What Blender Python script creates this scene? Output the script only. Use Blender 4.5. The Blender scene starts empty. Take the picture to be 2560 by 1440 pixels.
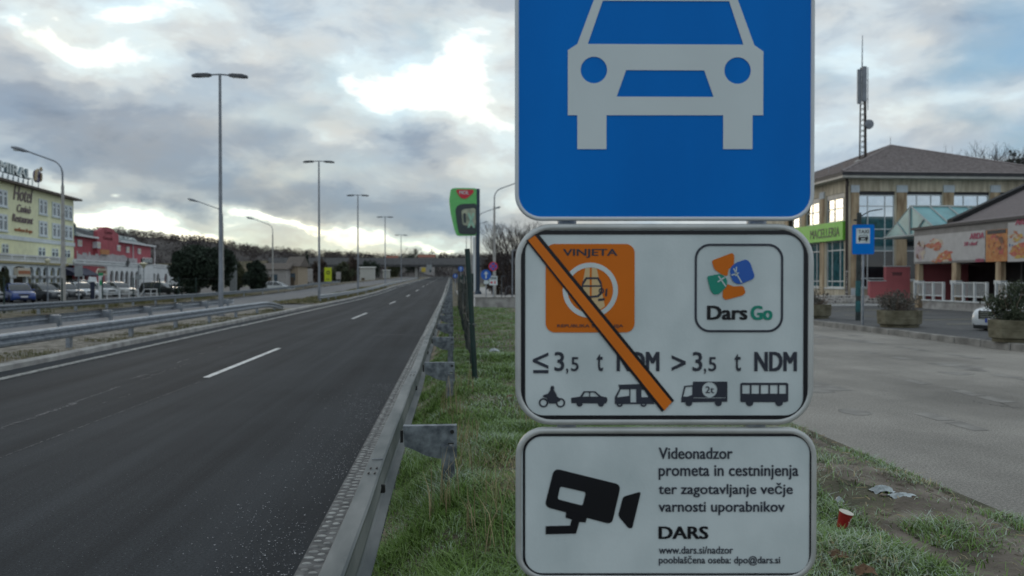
import bpy, math, random
import numpy as np
from mathutils import Vector, Matrix
R = math.radians
rng = random.Random(7)
NP = np.random.default_rng(11)
scene = bpy.context.scene
COL = scene.collection

# ------------------------------------------------------------------ camera
F = 2000.0                       # focal length in photo pixels (2560 wide)
YAW, PITCH, EYE = R(4.29), R(0.66), 1.85
cam = bpy.data.cameras.new('camera')
camo = bpy.data.objects.new('camera', cam); COL.objects.link(camo)
camo.location = (0, 0, EYE)
camo.rotation_euler = (math.pi/2 - PITCH, 0, -YAW)
cam.sensor_width = 36; cam.lens = F/2560*36
cam.clip_start = 0.05; cam.clip_end = 6000
cam.dof.use_dof = True; cam.dof.focus_distance = 4.1; cam.dof.aperture_fstop = 2.6
scene.camera = camo
scene.render.resolution_x, scene.render.resolution_y = 1024, 576

# ------------------------------------------------------------------ light
SUN_AZ, SUN_EL = R(-26), R(7)     # low winter sun behind cloud, ahead and left
SUN_STRENGTH, SUN_ANGLE = 0.5, 20
scene.view_settings.view_transform = 'Standard'
scene.view_settings.look = 'None'
scene.view_settings.exposure = 0.13
scene.view_settings.gamma = 1.0
sl = bpy.data.lights.new('sun', 'SUN'); so = bpy.data.objects.new('sun', sl); COL.objects.link(so)
sl.energy = SUN_STRENGTH; sl.angle = R(SUN_ANGLE); sl.color = (1, .86, .68)
sdir = Vector((math.sin(SUN_AZ)*math.cos(SUN_EL), math.cos(SUN_AZ)*math.cos(SUN_EL), math.sin(SUN_EL)))
so.rotation_euler = sdir.to_track_quat('Z', 'Y').to_euler()

def lin(r, g=None, b=None):
    if g is None: g = b = r
    f = lambda c: (c/255/12.92) if c/255 <= .04045 else ((c/255+.055)/1.055)**2.4
    return (f(r), f(g), f(b))

# ---- pixel rays (photo pixels -> real positions with their own depth)
_fw = Vector((math.sin(YAW)*math.cos(PITCH), math.cos(YAW)*math.cos(PITCH), -math.sin(PITCH)))
_rt = Vector((math.cos(YAW), -math.sin(YAW), 0))
_up = _rt.cross(_fw)
ORI = Vector((0, 0, EYE))
def ray(px, py): return _fw*F + _rt*(px-1280) + _up*(720-py)
def atY(px, py, Y): d = ray(px, py); return ORI + d*(Y/d.y)
def atX(px, py, X): d = ray(px, py); return ORI + d*(X/d.x)
def atZ(px, py, Z=0): d = ray(px, py); return ORI + d*((Z-EYE)/d.z)
def hitp(px, py, P, n): d = ray(px, py); return ORI + d*((P-ORI).dot(n)/d.dot(n))
def azel(px, py):
    d = ray(px, py).normalized(); return math.degrees(math.atan2(d.x, d.y)), math.degrees(math.asin(d.z))

# ------------------------------------------------------------------ world sky
w = bpy.data.worlds.new('World'); scene.world = w; w.use_nodes = True
nt = w.node_tree; nt.nodes.clear()
def N(t, **kw):
    n = nt.nodes.new(t)
    for k, v in kw.items(): setattr(n, k, v)
    return n
def L(a, b): nt.links.new(a, b)
def M(op, a, b=None, c=None, clamp=False):
    n = N('ShaderNodeMath', operation=op, use_clamp=clamp)
    for i, v in enumerate((a, b, c)):
        if v is None: continue
        if hasattr(v, 'is_linked'): L(v, n.inputs[i])
        else: n.inputs[i].default_value = v
    return n.outputs[0]
out = N('ShaderNodeOutputWorld'); bg = N('ShaderNodeBackground'); L(bg.outputs[0], out.inputs[0])
bg.inputs['Strength'].default_value = 0.1
sky = N('ShaderNodeTexSky', sky_type='NISHITA', sun_disc=False)
sky.sun_elevation = SUN_EL; sky.sun_rotation = SUN_AZ
tc = N('ShaderNodeTexCoord'); D = tc.outputs['Generated']
sep = N('ShaderNodeSeparateXYZ'); L(D, sep.inputs[0])
az = M('MULTIPLY', M('ARCTAN2', sep.outputs[0], sep.outputs[1]), 180/math.pi)
el = M('MULTIPLY', M('ARCSINE', sep.outputs[2]), 180/math.pi)
comb = N('ShaderNodeCombineXYZ'); L(az, comb.inputs[0]); L(el, comb.inputs[1])
def noise3(vec, scale, detail=5, rough=.55, mscale=(1, 1, 1), loc=(0, 0, 0), dist=0):
    mp = N('ShaderNodeMapping'); mp.inputs['Scale'].default_value = mscale; mp.inputs['Location'].default_value = loc
    L(vec, mp.inputs[0])
    n = N('ShaderNodeTexNoise'); n.inputs['Scale'].default_value = scale; n.inputs['Detail'].default_value = detail
    n.inputs['Roughness'].default_value = rough; n.inputs['Distortion'].default_value = dist
    L(mp.outputs[0], n.inputs['Vector']); return n
# ragged edges: shift the sky coordinates by cloud noise
wn = noise3(comb.outputs[0], .20, 4, .55, (1, 1.9, 1))
ws = N('ShaderNodeVectorMath', operation='SUBTRACT'); L(wn.outputs['Color'], ws.inputs[0]); ws.inputs[1].default_value = (.5, .5, .5)
wm = N('ShaderNodeVectorMath', operation='MULTIPLY'); L(ws.outputs[0], wm.inputs[0]); wm.inputs[1].default_value = (7.5, 3.6, 0)
wa = N('ShaderNodeVectorMath', operation='ADD'); L(wm.outputs[0], wa.inputs[0]); L(comb.outputs[0], wa.inputs[1])
def gauss(px, py, sx, sy, rot=0):
    a, e = azel(px, py); k = 180/math.pi/F
    mp = N('ShaderNodeMapping', vector_type='TEXTURE')
    mp.inputs['Location'].default_value = (a, e, 0)
    mp.inputs['Rotation'].default_value = (0, 0, R(rot))
    mp.inputs['Scale'].default_value = (sx*k, sy*k, 1)
    L(wa.outputs[0], mp.inputs[0])
    dt = N('ShaderNodeVectorMath', operation='DOT_PRODUCT'); L(mp.outputs[0], dt.inputs[0]); L(mp.outputs[0], dt.inputs[1])
    return M('EXPONENT', M('MULTIPLY', dt.outputs['Value'], -1))
def field(lst, start):
    acc = start
    for g in lst: acc = M('MULTIPLY_ADD', gauss(*g[:5]), g[5], acc)
    return acc
# (px, py, sx, sy, rotation deg, amount): breaks in the cloud (+) and heavy cloud (-)
BRK = [(190, 130, 150, 66, -8, .46), (70, 60, 60, 30, 0, .2), (330, 30, 200, 40, -5, .30), (400, 160, 90, 50, -30, .22),
       (1060, 240, 230, 80, -12, .40), (1190, 130, 160, 85, 10, .38), (840, 330, 110, 22, -12, .2), (1250, 330, 150, 70, 0, .16), (870, 200, 90, 60, -25, .25),
       (600, 135, 90, 30, 10, .18), (520, 20, 150, 40, 0, .18),
       (270, 548, 170, 24, 6, .50), (430, 575, 120, 14, 0, .3), (310, 489, 18, 8, 0, .5), (470, 590, 120, 16, 0, .45), (690, 556, 110, 13, -14, .5),
       (590, 520, 60, 14, -15, .35), (840, 585, 130, 14, -8, .34), (600, 560, 60, 12, -10, .3), (900, 612, 320, 20, 0, .30), (1100, 628, 90, 10, 0, .35),
       (120, 440, 70, 20, -10, .33), (1290, 500, 60, 25, 20, .3), (1200, 420, 80, 25, 0, .10),
       (2110, 150, 120, 45, 0, .14), (2250, 280, 160, 40, 8, .20), (2080, 340, 100, 40, 0, .16), (2330, 110, 120, 50, 10, .15),
       (2500, 250, 100, 30, 0, .12), (2060, 60, 80, 50, 0, .05),
       (480, 110, 150, 50, 0, -.14), (700, 190, 120, 30, -8, -.10), (300, 300, 300, 75, -6, -.25), (620, 330, 220, 70, -10, -.18), (640, 470, 260, 55, -12, -.22),
       (130, 380, 200, 50, -8, -.20), (950, 500, 260, 50, -8, -.18), (1040, 350, 110, 40, 0, -.34), (420, 510, 140, 22, -6, -.25),
       (110, 40, 90, 45, 0, -.12), (60, 230, 100, 50, 0, -.16), (640, 60, 110, 35, -10, -.05), (930, 110, 130, 36, 0, -.08), (760, 140, 70, 30, -20, -.08), (1220, 30, 60, 25, 0, -.12), (1130, 560, 200, 40, 0, -.2),
       (2400, 190, 150, 30, 5, -.06), (2430, 60, 110, 45, 0, -.22)]
fn = noise3(comb.outputs[0], .17, 5, .60, (1, 2.1, 1), (5, 3, 0), .4)
base = M('MULTIPLY_ADD', M('SUBTRACT', fn.outputs[0], .5), 0.66, .50)
Fd = field(BRK, base)
ramp = N('ShaderNodeValToRGB'); cr = ramp.color_ramp; cr.interpolation = 'EASE'
stops = [(0, (122, 138, 162)), (.22, (147, 160, 180)), (.42, (176, 186, 200)), (.60, (204, 211, 219)), (.76, (219, 231, 239)), (.90, (247, 251, 252)), (1, (255, 255, 255))]
while len(cr.elements) < len(stops): cr.elements.new(.5)
for e, (p, c) in zip(cr.elements, stops): e.position = p; e.color = (*lin(*c), 1)
L(Fd, ramp.inputs[0])
# clear blue between the clouds: the Nishita sky itself
BLU = [(2460, 160, 130, 55, 10, .75), (2520, 40, 100, 50, 0, .5), (2540, 350, 90, 35, 0, .7), (2420, 300, 90, 25, 0, .5), (2080, 200, 60, 30, 0, .4), (1070, 75, 60, 50, 0, .45),
       (800, 190, 70, 40, -30, .55), (560, 300, 120, 40, 0, .25), (860, 400, 140, 30, -10, .35), (1200, 470, 100, 60, 0, .25), (660, 270, 80, 25, 0, .5), (720, 420, 90, 30, 0, .5), (900, 290, 150, 20, -8, .3), (730, 300, 90, 30, 0, .4)]
Bd = M('MINIMUM', field(BLU, 0.0), .8)
blu = N('ShaderNodeMix', data_type='RGBA', blend_type='MIX'); L(Bd, blu.inputs[0])
skm = N('ShaderNodeMix', data_type='RGBA', blend_type='ADD'); skm.inputs[0].default_value = 1
L(ramp.outputs[0], blu.inputs[6])
sks = N('ShaderNodeVectorMath', operation='SCALE'); L(sky.outputs[0], sks.inputs[0]); sks.inputs[3].default_value = .030
skb = N('ShaderNodeMix', data_type='RGBA', blend_type='ADD'); skb.inputs[0].default_value = 1
L(sks.outputs[0], skb.inputs[6]); skb.inputs[7].default_value = (*lin(118, 154, 184), 1)
L(skb.outputs[2], blu.inputs[7])
# warm low light ahead-left near the horizon
wg = M('MULTIPLY', M('EXPONENT', M('MULTIPLY', M('ABSOLUTE', el), -.21)),
       M('EXPONENT', M('MULTIPLY', M('POWER', M('DIVIDE', M('ADD', az, 16), 32), 2), -1)))
wcol = N('ShaderNodeMix', data_type='RGBA', blend_type='MULTIPLY'); L(wg, wcol.inputs[0]); L(blu.outputs[2], wcol.inputs[6])
wcol.inputs[7].default_value = (1.0, .865, .56, 1)
# brighter light through the thin places, brighter overall behind the viewer
# cream and blue tints drifting through the cloud
tn = noise3(comb.outputs[0], .11, 4, .55, (1, 1.8, 1), (11, 7, 0))
tr = N('ShaderNodeValToRGB'); tr.color_ramp.elements[0].position = .36; tr.color_ramp.elements[1].position = .66
tr.color_ramp.elements[0].color = (.90, .985, 1.0, 1); tr.color_ramp.elements[1].color = (1.0, .955, .865, 1); L(tn.outputs[0], tr.inputs[0])
tm = N('ShaderNodeMix', data_type='RGBA', blend_type='MULTIPLY'); tm.inputs[0].default_value = 1; L(wcol.outputs[2], tm.inputs[6]); L(tr.outputs[0], tm.inputs[7])
hot = M('MULTIPLY_ADD', M('MAXIMUM', M('SUBTRACT', Fd, .78), 0), 2.2, 1.0)
sc = N('ShaderNodeVectorMath', operation='SCALE'); L(tm.outputs[2], sc.inputs[0]); L(M('MULTIPLY', hot, 10.6), sc.inputs[3])
L(sc.outputs[0], bg.inputs['Color'])

# ------------------------------------------------------------------ helpers
def tag(o, label=None, cat=None, group=None, kind=None):
    if label: o['label'] = label
    if cat: o['category'] = cat
    if group: o['group'] = group
    if kind: o['kind'] = kind
    return o
def empty(name, loc, rz=0, label=None, cat=None, group=None):
    o = bpy.data.objects.new(name, None); COL.objects.link(o)
    o.empty_display_size = .2; o.location = loc; o.rotation_euler = (0, 0, rz)
    return tag(o, label, cat, group)
def copy_tree(o, parent=None):
    c = o.copy(); COL.objects.link(c)
    if parent is not None: c.parent = parent
    for ch in list(o.children): copy_tree(ch, c)
    return c

MATS = {}
def pm(name, col, rough=.7, var=.2, scale=3.0, bump=0.0, bscale=40, metal=0.0, spec=.5, col2=None, st=(1, 1, 1), emit=0, coat=0, pos=False, thr=(.35, .65), detail=6):
    m = bpy.data.materials.new(name); m.use_nodes = True; t = m.node_tree
    b = t.nodes['Principled BSDF']
    b.inputs['Roughness'].default_value = rough; b.inputs['Metallic'].default_value = metal
    b.inputs['Specular IOR Level'].default_value = spec
    if coat: b.inputs['Coat Weight'].default_value = coat
    if pos:
        tcn = t.nodes.new('ShaderNodeNewGeometry'); src = tcn.outputs['Position']
    else:
        tcn = t.nodes.new('ShaderNodeTexCoord'); src = tcn.outputs['Object']
    mp = t.nodes.new('ShaderNodeMapping'); mp.inputs['Scale'].default_value = st; t.links.new(src, mp.inputs[0])
    n = t.nodes.new('ShaderNodeTexNoise'); n.inputs['Scale'].default_value = scale; n.inputs['Detail'].default_value = detail
    t.links.new(mp.outputs[0], n.inputs['Vector'])
    r = t.nodes.new('ShaderNodeValToRGB'); r.color_ramp.elements[0].position = thr[0]; r.color_ramp.elements[1].position = thr[1]
    if col2 is None:
        a = [max(0, c*(1-var)) for c in col]; c2 = [min(1, c*(1+var)) for c in col]
    else: a, c2 = col, col2
    r.color_ramp.elements[0].color = (*a, 1); r.color_ramp.elements[1].color = (*c2, 1)
    t.links.new(n.outputs[0], r.inputs[0]); t.links.new(r.outputs[0], b.inputs['Base Color'])
    if bump:
        n2 = t.nodes.new('ShaderNodeTexNoise'); n2.inputs['Scale'].default_value = bscale; n2.inputs['Detail'].default_value = 4
        t.links.new(mp.outputs[0], n2.inputs['Vector'])
        bp = t.nodes.new('ShaderNodeBump'); bp.inputs['Strength'].default_value = bump; bp.inputs['Distance'].default_value = .02
        t.links.new(n2.outputs[0], bp.inputs['Height']); t.links.new(bp.outputs[0], b.inputs['Normal'])
    m['ramp'] = r.name
    MATS[name] = m
    return m

class MB:
    """collects simple solids into one mesh"""
    def __init__(s, off=(0, 0, 0)): s.v = []; s.f = []; s.off = Vector(off)
    def add(s, vs, fs):
        b = len(s.v); s.v += [tuple(Vector(p)-s.off) for p in vs]; s.f += [tuple(i+b for i in f) for f in fs]; return s
    def box(s, c, d, rz=0, bev=0):
        x, y, z = (q/2 for q in d); ca, sa = math.cos(rz), math.sin(rz); vs = []
        if bev:
            e = bev
            pts = []
            for k, (zz, ins) in enumerate(((-z, e), (-z+e, 0), (z-e, 0), (z, e))):
                for (px, py) in ((-x+e, -y+ins), (x-e, -y+ins), (x-ins, -y+e), (x-ins, y-e), (x-e, y-ins), (-x+e, y-ins), (-x+ins, y-e), (-x+ins, -y+e)):
                    pts.append((c[0]+px*ca-py*sa, c[1]+px*sa+py*ca, c[2]+zz))
            fs = [tuple(range(7, -1, -1)), tuple(range(24, 32))]
            for k in range(3):
                for i in range(8): fs.append((k*8+i, k*8+(i+1) % 8, k*8+8+(i+1) % 8, k*8+8+i))
            return s.add(pts, fs)
        for zz in (-z, z):
            for px, py in ((-x, -y), (x, -y), (x, y), (-x, y)): vs.append((c[0]+px*ca-py*sa, c[1]+px*sa+py*ca, c[2]+zz))
        return s.add(vs, [(3, 2, 1, 0), (4, 5, 6, 7), (0, 1, 5, 4), (1, 2, 6, 5), (2, 3, 7, 6), (3, 0, 4, 7)])
    def bb(s, a, b): return s.box([(p+q)/2 for p, q in zip(a, b)], [abs(q-p) for p, q in zip(a, b)])
    def tube(s, pts, rad, n=8, cap=True):
        pts = [Vector(p) for p in pts]
        if not isinstance(rad, (list, tuple)): rad = [rad]*len(pts)
        vs, fs = [], []; ref = None
        for i, p in enumerate(pts):
            t = (pts[min(i+1, len(pts)-1)] - pts[max(i-1, 0)])
            t = t.normalized() if t.length > 1e-9 else Vector((0, 0, 1))
            if ref is None: ref = Vector((0, 0, 1)) if abs(t.z) < .9 else Vector((1, 0, 0))
            u = (ref - t*ref.dot(t)).normalized(); ref = u; q = t.cross(u)
            for k in range(n):
                a = 2*math.pi*k/n; vs.append(p + (u*math.cos(a)+q*math.sin(a))*rad[i])
        for i in range(len(pts)-1):
            for k in range(n): fs.append((i*n+k, i*n+(k+1) % n, (i+1)*n+(k+1) % n, (i+1)*n+k))
        if cap: fs += [tuple(range(n-1, -1, -1)), tuple(range((len(pts)-1)*n, len(pts)*n))]
        return s.add(vs, fs)
    def loft(s, rings, cap=True):
        n = len(rings[0]); vs = [p for r in rings for p in r]; fs = []
        for i in range(len(rings)-1):
            for k in range(n): fs.append((i*n+k, i*n+(k+1) % n, (i+1)*n+(k+1) % n, (i+1)*n+k))
        if cap: fs += [tuple(range(n-1, -1, -1)), tuple(range((len(rings)-1)*n, len(rings)*n))]
        return s.add(vs, fs)
    def lathe(s, prof, c=(0, 0, 0), n=20, axis='Z'):
        rings = []
        for r, h in prof:
            ring = []
            for k in range(n):
                a = 2*math.pi*k/n; x, y = r*math.cos(a), r*math.sin(a)
                p = (x, y, h) if axis == 'Z' else ((h, x, y) if axis == 'X' else (y, h, x))
                ring.append((c[0]+p[0], c[1]+p[1], c[2]+p[2]))
            rings.append(ring)
        return s.loft(rings)
    def ball(s, c, r, n=12):
        rx = r if isinstance(r, (tuple, list)) else (r, r, r)
        rings = []
        for i in range(1, n):
            ph = math.pi*i/n - math.pi/2
            rings.append([(c[0]+rx[0]*math.cos(ph)*math.cos(2*math.pi*k/n), c[1]+rx[1]*math.cos(ph)*math.sin(2*math.pi*k/n), c[2]+rx[2]*math.sin(ph)) for k in range(n)])
        return s.loft(rings)
    def poly(s, polys, y=0.0, th=.002, mapf=None):
        """polygons with holes in the local x/z plane, front face towards -y"""
        cu = bpy.data.curves.new('t', 'CURVE'); cu.dimensions = '2D'; cu.fill_mode = 'BOTH'; cu.extrude = th/2
        for p in polys:
            sp = cu.splines.new('POLY'); sp.points.add(len(p)-1); sp.use_cyclic_u = True
            for q, (a, b) in zip(sp.points, p): q.co = (a, b, 0, 1)
        o = bpy.data.objects.new('t', cu); me = o.to_mesh()
        vs = [(v.co.x, v.co.y, v.co.z) for v in me.vertices]; fs = [tuple(p.vertices) for p in me.polygons]
        o.to_mesh_clear(); bpy.data.objects.remove(o); bpy.data.curves.remove(cu)
        mf = mapf or (lambda a, b, c: (a, y-c, b))
        return s.add([mf(*v) for v in vs], fs)
    def text(s, txt, x0, x1, z0, z1, y=0.0, th=.002, bold=0.0, shear=0.0, mapf=None, spacing=1.0):
        """lettering fitted to the box x0..x1, z0..z1 in the local x/z plane"""
        cu = bpy.data.curves.new('t', 'FONT'); cu.body = txt; cu.extrude = .01; cu.shear = shear
        cu.space_character = spacing; cu.resolution_u = 3
        o = bpy.data.objects.new('t', cu); me = o.to_mesh()
        V = np.array([v.co[:] for v in me.vertices]); fs = [tuple(p.vertices) for p in me.polygons]
        o.to_mesh_clear(); bpy.data.objects.remove(o); bpy.data.curves.remove(cu)
        a, b = V.min(0), V.max(0)
        if bold:                                   # heavier stroke: copies nudged sideways and up
            w_ = abs(x1-x0)*.018*bold/.02/max(1, len(txt)*.5); s_ = 1 if x1 > x0 else -1; hz_ = (z1-z0)*.5*bold
            for i, (dx, dz) in enumerate(((-1, -1), (1, -1), (-1, 1), (1, 1))):
                s.text(txt, x0+s_*w_+dx*w_, x1-s_*w_+dx*w_, z0+hz_+dz*hz_, z1-hz_+dz*hz_, y-(0 if mapf else .00012*(i+1)), th, 0, shear, (lambda p, q, c, i=i: mapf(p, q, c+.00025*(i+1))) if mapf else None, spacing)
            return s
        X = x0 + (V[:, 0]-a[0])/(b[0]-a[0])*(x1-x0); Z = z0 + (V[:, 1]-a[1])/(b[1]-a[1])*(z1-z0); C = np.where(V[:, 2] > 0, th/2, -th/2)
        mf = mapf or (lambda p, q, c: (p, y-c, q))
        return s.add([mf(p, q, c) for p, q, c in zip(X, Z, C)], fs)
    def build(s, name, mat, parent=None, smooth=False, edge=None):
        me = bpy.data.meshes.new(name); me.from_pydata(s.v, [], s.f); me.update()
        o = bpy.data.objects.new(name, me); COL.objects.link(o); me.materials.append(mat)
        if parent is not None: o.parent = parent
        if smooth: smooth_mesh(me, edge or 40)
        return o
def smooth_mesh(me, ang=40):
    me.polygons.foreach_set('use_smooth', [True]*len(me.polygons))
    try: me.set_sharp_from_angle(angle=R(ang))
    except Exception: pass
def npmesh(name, V, mat, parent=None, nper=4):
    """V: (n, nper, 3) separate faces"""
    n = len(V); me = bpy.data.meshes.new(name)
    me.vertices.add(n*nper); me.vertices.foreach_set('co', V.astype(np.float32).ravel())
    me.loops.add(n*nper); me.loops.foreach_set('vertex_index', np.arange(n*nper, dtype=np.int32))
    me.polygons.add(n); me.polygons.foreach_set('loop_start', np.arange(0, n*nper, nper, dtype=np.int32))
    me.polygons.foreach_set('loop_total', np.full(n, nper, dtype=np.int32))
    me.update(calc_edges=True)
    o = bpy.data.objects.new(name, me); COL.objects.link(o); me.materials.append(mat)
    if parent is not None: o.parent = parent
    return o
def rrect(x0, x1, z0, z1, r, n=8):
    pts = []
    for cx, cz, a0 in ((x1-r, z1-r, 0), (x0+r, z1-r, 90), (x0+r, z0+r, 180), (x1-r, z0+r, 270)):
        for k in range(n+1):
            a = R(a0+90*k/n); pts.append((cx+r*math.cos(a), cz+r*math.sin(a)))
    return pts
def circ(cx, cz, r, n=28, rz=None): return [(cx+r*math.cos(2*math.pi*k/n), cz+(rz or r)*math.sin(2*math.pi*k/n)) for k in range(n)]
def rnd_poly(pts, r, n=4):
    """polygon with rounded corners"""
    out = []; m = len(pts)
    for i in range(m):
        p, a, b = Vector(pts[i]), Vector(pts[i-1]), Vector(pts[(i+1) % m])
        da, db = (a-p), (b-p); k = min(r, da.length*.45, db.length*.45)
        q0, q1 = p+da.normalized()*k, p+db.normalized()*k
        for j in range(n+1):
            t = j/n; out.append(tuple(q0*(1-t)**2 + p*2*t*(1-t) + q1*t*t))
    return out
# ------------------------------------------------------------------ materials
def road_mat(name, dark, light, speck, streak=.5, bump=.35):
    m = bpy.data.materials.new(name); m.use_nodes = True; t = m.node_tree; b = t.nodes['Principled BSDF']
    g = t.nodes.new('ShaderNodeNewGeometry')
    def nz(scale, detail, st=(1, 1, 1), rough=.6):
        mp = t.nodes.new('ShaderNodeMapping'); mp.inputs['Scale'].default_value = st; t.links.new(g.outputs['Position'], mp.inputs[0])
        n = t.nodes.new('ShaderNodeTexNoise'); n.inputs['Scale'].default_value = scale; n.inputs['Detail'].default_value = detail; n.inputs['Roughness'].default_value = rough
        t.links.new(mp.outputs[0], n.inputs['Vector']); return n.outputs[0]
    def mth(op, a, bb, cl=False):
        n = t.nodes.new('ShaderNodeMath'); n.operation = op; n.use_clamp = cl
        for i, v in enumerate((a, bb)):
            if hasattr(v, 'is_linked'): t.links.new(v, n.inputs[i])
            else: n.inputs[i].default_value = v
        return n.outputs[0]
    a = mth('ADD', mth('MULTIPLY', nz(1.1, 4, (1.3, .035, 1)), streak), mth('MULTIPLY', nz(.35, 5), 1-streak))
    r = t.nodes.new('ShaderNodeValToRGB'); t.links.new(a, r.inputs[0])
    r.color_ramp.elements[0].position = .36; r.color_ramp.elements[1].position = .62
    r.color_ramp.elements[0].color = (*dark, 1); r.color_ramp.elements[1].color = (*light, 1)
    f = nz(52, 4, (1, 1, 1), .85)
    k = mth('MULTIPLY_ADD', mth('SUBTRACT', f, .5), 3.4); t.nodes[-2].inputs[2].default_value = 1.0 if t.nodes[-2].operation == 'MULTIPLY_ADD' else 0.0
    [n_ for n_ in t.nodes if n_.type == 'MATH' and n_.operation == 'MULTIPLY_ADD'][0].inputs[2].default_value = 1.0
    mx = t.nodes.new('ShaderNodeVectorMath'); mx.operation = 'SCALE'; t.links.new(r.outputs[0], mx.inputs[0]); t.links.new(k, mx.inputs[3])
    # pale grit scattered thinly
    s = mth('MULTIPLY', mth('GREATER_THAN', nz(60, 1), .74), mth('GREATER_THAN', nz(.5, 3), .5))
    mm = t.nodes.new('ShaderNodeMix'); mm.data_type = 'RGBA'; t.links.new(mth('MULTIPLY', s, .8), mm.inputs[0]); t.links.new(mx.outputs[0], mm.inputs[6]); mm.inputs[7].default_value = (*speck, 1)
    t.links.new(mm.outputs[2], b.inputs['Base Color']); b.inputs['Roughness'].default_value = .88; b.inputs['Specular IOR Level'].default_value = .2
    bp = t.nodes.new('ShaderNodeBump'); bp.inputs['Strength'].default_value = bump; bp.inputs['Distance'].default_value = .012
    t.links.new(f, bp.inputs['Height']); t.links.new(bp.outputs[0], b.inputs['Normal']); return m
m_road = road_mat('asphalt_road', (.0125, .0155, .0195), (.039, .045, .052), (.26, .27, .29), .72)
m_street = road_mat('asphalt_street', (.205, .193, .174), (.365, .342, .308), (.58, .57, .55), .25, .9)
m_lot = road_mat('asphalt_lot', (.085, .086, .088), (.13, .13, .13), (.2, .2, .2), .3)
m_opp = road_mat('asphalt_pale', (.14, .14, .145), (.20, .20, .205), (.25, .25, .25), .5)
pm('soil', (.055, .055, .03), .95, col2=(.18, .15, .105), scale=1.6, bump=.9, bscale=25, pos=True)
pm('dirt', (.085, .068, .05), .95, col2=(.23, .195, .16), scale=2.6, bump=.8, bscale=30, pos=True)
pm('gravel', (.10, .09, .068), .95, col2=(.31, .285, .25), scale=4, bump=.8, bscale=45, pos=True)
pm('ground', (.07, .08, .045), .95, col2=(.16, .15, .10), scale=.12, bump=.3, bscale=8, pos=True)
pm('concrete', (.26, .25, .24), .9, col2=(.44, .43, .41), scale=2.5, bump=.3, bscale=60, pos=True)
pm('kerb_stone', (.15, .145, .135), .9, col2=(.30, .29, .27), scale=3, bump=.4, bscale=50, pos=True)
pm('line_paint', (.50, .50, .49), .75, col2=(.78, .78, .77), scale=6, bump=.25, bscale=80, pos=True)
pm('worn_paint', (.22, .22, .21), .8, col2=(.52, .52, .50), scale=5, pos=True, thr=(.4, .6))
pm('yellow_paint', (.30, .27, .15), .8, col2=(.45, .41, .24), scale=5, pos=True)
pm('galvanised', (.24, .27, .31), .42, col2=(.38, .41, .45), scale=7, metal=.75, bump=.12, bscale=25)
pm('galvanised_light', (.095, .112, .115), .66, col2=(.225, .235, .232), scale=4.5, metal=.25, bump=.08, bscale=14, st=(1, .25, 1))
pm('galvanised_dark', (.085, .10, .118), .6, col2=(.25, .28, .305), scale=13, metal=.3, bump=.1)
pm('bolt_dark', (.03, .03, .03), .6, metal=.5)
pm('fence_green', (.006, .028, .024), .5, var=.3, scale=6)
pm('fence_wire', (.018, .03, .03), .55, var=.3)
pm('lamp_grey', (.22, .24, .27), .5, var=.15, scale=2, metal=.3)
pm('lamp_dark', (.06, .065, .075), .5, var=.2)
pm('lamp_pole_pale', (.36, .35, .33), .7, var=.18, scale=3, bump=.1)
pm('sign_white', (.50, .575, .585), .5, col2=(.66, .735, .745), scale=3.5, spec=.25, thr=(.3, .6), detail=10, st=(1.1, 1, .8), bump=.04, bscale=140)
pm('sign_symbol', (.66, .735, .75), .45, var=.03, spec=.2); pm('sign_frame', (.44, .46, .45), .45, col2=(.58, .60, .59), scale=6, metal=.35)
pm('sign_rim', (.62, .66, .69), .4, var=.05)
pm('sign_blue', (.0, .165, .60), .4, col2=(.0, .195, .69), scale=1.6, spec=.10, st=(1.6, 1, .5))
pm('sign_black', (.006, .007, .011), .35, var=.2, spec=.4)
pm('sign_ink', (.024, .030, .048), .45, var=.2)
pm('sign_orange', (.66, .165, .012), .5, var=.06, spec=.2)
pm('sign_bar', (.72, .185, .016), .5, var=.06, spec=.2)
pm('sign_green', (.0, .26, .18), .4, var=.06)
pm('sign_beige', (.62, .46, .24), .45, var=.06)
pm('sign_logo_blue', (.012, .11, .48), .4, var=.06)
pm('sign_back', (.30, .31, .32), .5, metal=.5)
MT = MATS

# ------------------------------------------------------------------ ground
def grid(name, xs, ys, zf, mat):
    vs = [(x, y, zf(x, y)) for y in ys for x in xs]; n = len(xs); fs = []
    for j in range(len(ys)-1):
        for i in range(n-1): fs.append((j*n+i, j*n+i+1, (j+1)*n+i+1, (j+1)*n+i))
    mb = MB(); mb.v = vs; mb.f = fs; return mb.build(name, mat, smooth=True, edge=180)
def sheet(name, x0, x1, y0, y1, z, mat, kind='structure'):
    mb = MB(); mb.add([(x0, y0, z), (x1, y0, z), (x1, y1, z), (x0, y1, z)], [(0, 1, 2, 3)])
    return tag(mb.build(name, mat), kind=kind)
sheet('ground', -3000, 3000, -800, 4000, -.03, MT['ground'])


# right-hand verge: humped strip of soil
def bump2(x, y): return .5*math.sin(1.7*x+2.3*y+1)+.3*math.sin(4.1*x-3.3*y)+.2*math.sin(7.3*x+6.1*y+2)
def verge_z(x, y):
    t = min(1, max(0, (x+.52)/.55)); e = min(1, max(0, (3.78-x)/.6))
    return -.01 + t*t*(3-2*t)*.26 + .03*bump2(x, y)*t*e + .03*e*t
xs = [-.55+.12*i for i in range(37)]; ys = [-6+.4*i for i in range(128)]
tag(grid('verge_ground', xs, ys, verge_z, MT['soil']), kind='structure')
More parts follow.
